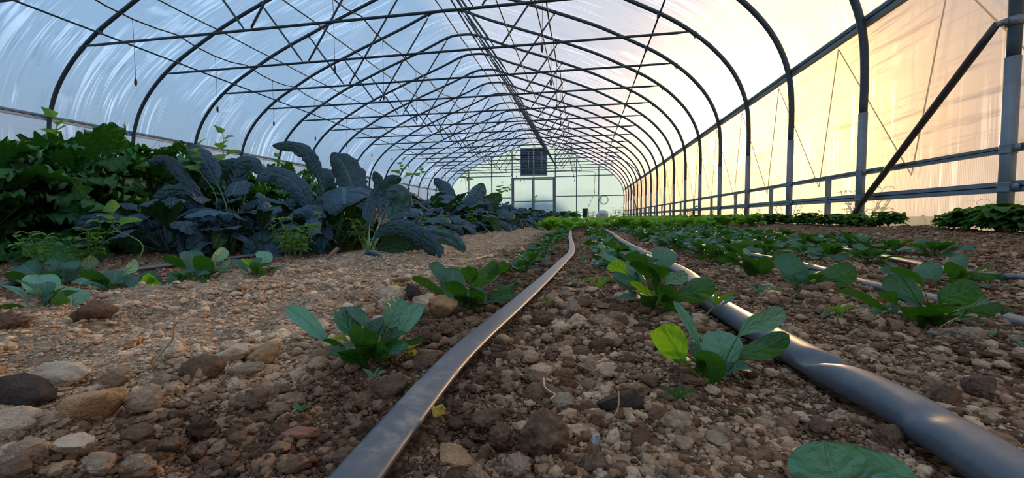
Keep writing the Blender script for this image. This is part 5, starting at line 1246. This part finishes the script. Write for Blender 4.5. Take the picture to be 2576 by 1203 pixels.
# slender weeds that climb above the kale
CW = M['weed']
def climber(px, py, X, lab, big=1.0, n=5, kind='heart'):
    T = at_x(X, px, py); z0 = gz(X, T[1]); e = empty('climbing_weed', (X + .05, T[1], z0)); tag(e, lab, 'weed', 'slender weeds rising above the kale')
    top = np.array([-.05, 0, T[2] - z0]); P = catmull([(0, 0, 0), (0.03, 0.02, top[2] * .5), (-.06, 0.01, top[2] * .8), top], 6)
    q = MB(); q.tube(P, np.linspace(.0026, .0011, len(P)), 5); q.build('stem', M['stem'], e)
    for k in range(n):
        f = 1 - k * 0.085 * (1.0 / max(.3, top[2])) * .6; c = np.array([np.interp(f * (len(P) - 1), range(len(P)), P[:, j]) for j in range(3)])
        a = k * 2.4 + px; d = np.array([math.cos(a) * .9, math.sin(a) * .5, .25 if k else .9]); L_ = (.045 + .012 * k) * big
        g = leaf_geo([c, c + d * L_ * .5 + (0, 0, .01), c + d * L_ * 1.1], L_ * .75, (0, -.5, 1), .22, 10, 6, kind, cup=.25, pw=.05, seed=k)
        link('leaf', mesh_np('leaf', g[0], g[1], CW, g[2]), e)
for a in [(563, 342, -2.1, 'tall climbing weed with heart shaped leaves behind the tallest kale leaf', 1.35, 7), (497, 372, -1.95, 'thin climbing weed left of the tallest kale leaf', 1.1, 5), (142, 305, -2.7, 'vine tip with broad leaves at the second left post', 1.6, 4),
          (1012, 408, -1.7, 'slender weed above the kale left of the ridge line', 1.3, 6), (1062, 418, -1.7, 'slender weed with one broad leaf above the middle kale', 1.3, 5), (1172, 436, -1.6, 'slender weed above the middle kale before the end wall', 1.4, 5),
          (1262, 466, -1.4, 'thin weed standing before the left door leaf', 1.7, 6), (1345, 500, -0.95, 'small weed before the double door', 1.6, 4), (1282, 470, -1.5, 'second thin weed before the left door leaf', 1.5, 5),
          (700, 400, -2.2, 'faint weed tip left of the upright kale leaf', 1.1, 4), (285, 547, -1.45, 'small plant with one yellow green leaf left of the kale', 1.3, 3)]: climber(*a)

def seedling(px, py, hp, lab, lean=0.0, n=2, mat='spinach_pale', stem='stem', wid=.30):
    hp *= 1.15
    P = at_z(0.004, px, py); P[2] = gz(P[0], P[1]) + .001; dep = (P - CAMP) @ CF; h = hp / FPX * dep
    e = empty('seedling', tuple(P)); tag(e, lab, 'seedling', 'tiny seedlings on the soil')
    top = np.array([lean * h, 0, h * .55]); q = MB(); q.tube(catmull([(0, 0, -.002), top * (.3, 1, .5), top], 4), h * .022, 5); q.build('stem', M[stem], e)
    for k in range(n):
        s_ = 1 if k % 2 == 0 else -1; d = np.array([s_ * (.75 if k < 2 else .25), -.15 + .2 * k, .65 if k < 2 else 1.0]); d /= np.linalg.norm(d); L_ = h * (.62 - .06 * k)
        g = leaf_geo([top, top + d * L_ * .55 + (0, 0, .06 * L_), top + d * L_ + (s_ * .12 * L_, 0, -.05 * L_)], L_ * wid, (-s_ * .5, -.55, .7), .08, 8, 4, 'lance', cup=.3, pw=.06, seed=k)
        link('leaf', mesh_np('leaf', g[0], g[1], M[mat], g[2]), e)
SD = [(437, 985, 34, 'single bright green shoot on the dark soil at the left', .2, 1, 'weed'), (766, 1035, 52, 'tiny seedling with two pale leaves above the reddish stone', -.1, 3, 'spinach_pale'),
      (1378, 778, 34, 'tiny seedling with narrow leaves by the bend of the tape', 0, 2, 'weed'), (1530, 765, 70, 'reddish stemmed seedling left of the big spinach', -.3, 3, 'weed'),
      (1446, 724, 32, 'pale V shaped seedling left of the big spinach', 0, 2, 'spinach_pale'), (1462, 672, 28, 'small pale seedling farther up the middle bed', .1, 3, 'spinach_pale'), (1502, 690, 30, 'seedling close to the big spinach leaves', 0, 2, 'spinach_pale'),
      (1520, 700, 26, 'smaller seedling next to the big spinach', .1, 2, 'spinach_pale'), (1806, 805, 62, 'seedling with one pale leaf right on the thick tube', .1, 2, 'spinach_pale'), (1768, 812, 80, 'thin stemmed seedling left of the thick tube', .3, 3, 'weed'),
      (1902, 770, 45, 'seedling behind the pale upper spinach leaf', .1, 3, 'spinach_pale'), (1952, 762, 34, 'narrow brownish seedling between tube and right plants', .0, 2, 'weed'), (2062, 824, 46, 'pale seedling in the open soil of the right bed', .1, 2, 'spinach_pale'),
      (2106, 830, 62, 'taller narrow seedling in the open soil of the right bed', .0, 4, 'weed'), (2128, 826, 30, 'smallest of the seedlings in the right bed', 0, 2, 'weed'), (2209, 838, 66, 'seedling with folded leaves before the large right spinach', -.1, 3, 'spinach_pale'),
      (2130, 936, 30, 'one leafed seedling above the crease of the tube', .1, 1, 'spinach_pale'), (1853, 1032, 28, 'two bright blades under the front right spinach', .0, 2, 'weed'), (2330, 868, 22, 'tiny arched seedling on the right clods', .0, 2, 'spinach_pale'),
      (2518, 838, 42, 'small seedling in front of the third drip tube at the right edge', .0, 3, 'spinach'), (1722, 1022, 75, 'purple stemmed weed with drooping leaf in front of the bright spinach', -.2, 3, 'wallweed'), (942, 962, 62, 'purple stemmed weed at the foot of the front spinach', .0, 3, 'spinach_pale'),
      (1700, 740, 30, 'small seedling right of the big spinach', 0, 2, 'spinach_pale'), (1815, 705, 42, 'long stemmed pale seedling by the low dark spinach', 0, 2, 'spinach_pale'), (1415, 640, 20, 'tiny seedling beside the end bend of the tape', 0, 2, 'weed'),
      (1485, 640, 22, 'tiny seedling up the middle bed near the row', 0, 3, 'weed'), (1458, 620, 18, 'tiny seedling farther up the middle bed', 0, 2, 'weed'), (1172, 660, 28, 'small green blade behind the second spinach', 0, 1, 'weed')]
for px, py, hp, lab, ln, n_, mt in SD: seedling(px, py, hp, lab, ln, n_, mt, 'stem_p' if ('purple' in lab or 'reddish' in lab) else 'stem')
# plants outside the right wall, seen as soft shapes through the panels
OV = [make_weed('outside_weed', 80 + i, .55, 7, (.08, .15), .22, M['wallweed'], 'lance', M['stem']) for i in range(3)]
for i, (x, y, s) in enumerate([(2.62, 3.1, .62), (2.58, 3.5, .55), (2.60, 4.35, .9), (2.72, 4.6, .8), (2.60, 5.4, .7), (2.65, 5.95, .8), (2.70, 7.3, .9), (2.6, 8.1, .7), (2.7, 9.8, .9), (2.65, 11.2, .8)]):
    put_weed('outside_weed', OV[i % 3], (x, y, -.09), i * 1.1, s, 'tall weed outside the right wall seen through the panels, %s from the front' % rank(i), 'weeds outside the right wall')

# ================================================================== THINGS BY THE END WALL
YQ = YE - 1.6
def qx(px, py, Y=YQ): return at_y(Y, px, py)
M['black'] = mat_plain('black_plastic', (0.012, 0.013, 0.016), 0.5); M['white'] = mat_plain('white_plastic', (0.65, 0.68, 0.68), 0.5, 0.0, 0.08)
a, c = qx(1465.5, 526), qx(1478, 546)
e = empty('heater_box', ((a[0] + c[0]) / 2, YQ, 0)); tag(e, 'upright black box on legs beyond the bright green bed', 'box'); w = (c[0] - a[0]) / 2
q = MB(); q.box((-w, -.15, .12), (w, .15, a[2])); q.build('body', M['black'], e, False)
q = MB(); q.box((-w * 1.08, -.17, a[2] - .03), (w * 1.08, .17, a[2] + .02)); q.build('lid', M['bow'], e, False)
for sx in (-1, 1):
    for sy in (-1, 1): q = MB(); q.box((sx * w * .8 - .015, sy * .12 - .015, -.02), (sx * w * .8 + .015, sy * .12 + .015, .12)); q.build('leg', M['post'], e, False)
p0 = qx(1478, 525); p1 = qx(1494, 490, YE - .25); q = MB(); q.tube([p0, p1], .014, 6); tag(q.build('leaning_rod', M['alu']), 'thin rod leaning from the black box to the end wall', 'rod')
# frame of light pipe with a white tank
x0, x1, z1 = qx(1452, 536)[0], qx(1500, 536)[0], qx(1452, 534)[2]
e = empty('pipe_stand', ((x0 + x1) / 2, YQ + .35, 0)); tag(e, 'low pipe stand behind the black box', 'stand'); hw = (x1 - x0) / 2
for sx in (-1, 0.2, 1): q = MB(); q.tube([(sx * hw, 0, -.02), (sx * hw, 0, z1)], .014, 6); q.build('leg', M['alu_left'], e)
for zz_ in (z1, z1 * .55): q = MB(); q.tube([(-hw, 0, zz_), (hw, 0, zz_)], .013, 6); q.build('crossbar', M['alu_left'], e)
a, c = qx(1500, 528), qx(1531, 546); cx_ = (a[0] + c[0]) / 2; rw = (c[0] - a[0]) / 2
V, T = IC[3]; V = V * (1 + .06 * vnoise(V[:, 0] * 2, V[:, 1] * 2, V[:, 2] * 2))[:, None] * (rw, .28, a[2] * .52); V[:, 2] = np.maximum(V[:, 2], -a[2] * .47)
o = link('covered_heap', mesh_np('covered_heap', V, None, M['white'], None, True, T), None, (cx_, YQ + .1, a[2] * .47)); tag(o, 'rounded white covered heap beside the black box at the far end', 'heap')
# hose coil, box and wires on the end wall
cc = at_y(YE - .08, 1519, 503); R_ = 12.0 / FPX * ((cc - CAMP) @ CF) * .95
e = empty('hose_coil', tuple(cc)); tag(e, 'round dark hose coil hanging on the end wall', 'hose')
for k in range(3):
    t = np.linspace(0, 2 * math.pi, 40); q = MB(); q.tube(np.stack([np.cos(t) * R_ * (.78 + .1 * k), 0 * t - .03 * (k % 2), np.sin(t) * R_ * (.82 + .1 * k)], 1), .008, 6, cap=False, up=(0, 1, 0)); q.build('loop', M['bow'], e)
cb = at_y(YE - .06, 1509, 497); q = MB(); q.box((-.1, -.07, -.11), (.1, 0, .11)); q.box((-.08, -.085, -.09), (.08, -.07, .09)); o = q.build('socket_box', M['white'], None, False, tuple(cb)); tag(o, 'small white socket box left of the hose coil', 'box')
P = [at_y(YE - .12, x, y) for x, y in [(1208, 438), (1290, 434), (1380, 432), (1450, 431), (1494, 432), (1497, 440), (1495, 465), (1496, 489)]]
q = MB(); q.tube(catmull(P, 4), .013, 6); tag(q.build('power_cord', M['cable']), 'black power cord crossing the end wall and dropping to the rod', 'cord')
P = [at_y(YE - 1.0, x, y) for x, y in [(1232, 340), (1262, 362), (1272, 384), (1300, 402), (1318, 412), (1324, 424), (1336, 436)]]
q = MB(); q.tube(catmull(P, 5), .017, 6); tag(q.build('power_cord', M['cable']), 'loose black cord sagging across the vent shutter', 'cord')
P = [at_y(YE - 1.0, x, y) for x, y in [(1442, 375), (1452, 398), (1456, 412), (1463, 424), (1456, 432)]]
q = MB(); q.tube(catmull(P, 5), .017, 6); tag(q.build('power_cord', M['cable']), 'loose black cord right of the vent shutter', 'cord')
for i, (x, y) in enumerate([(-0.2, 21.8), (0.45, 22.3), (0.95, 21.9), (1.45, 22.2), (1.95, 21.6), (1.75, 22.6)]):
    put_weed('tall_weed', OV[i % 3], (x, y, 0), i * 2.1, 1.25 if i in (1, 4, 5) else .9, 'leafy tall weed before the end wall, %s from the left' % rank(i), 'weeds before the end wall')
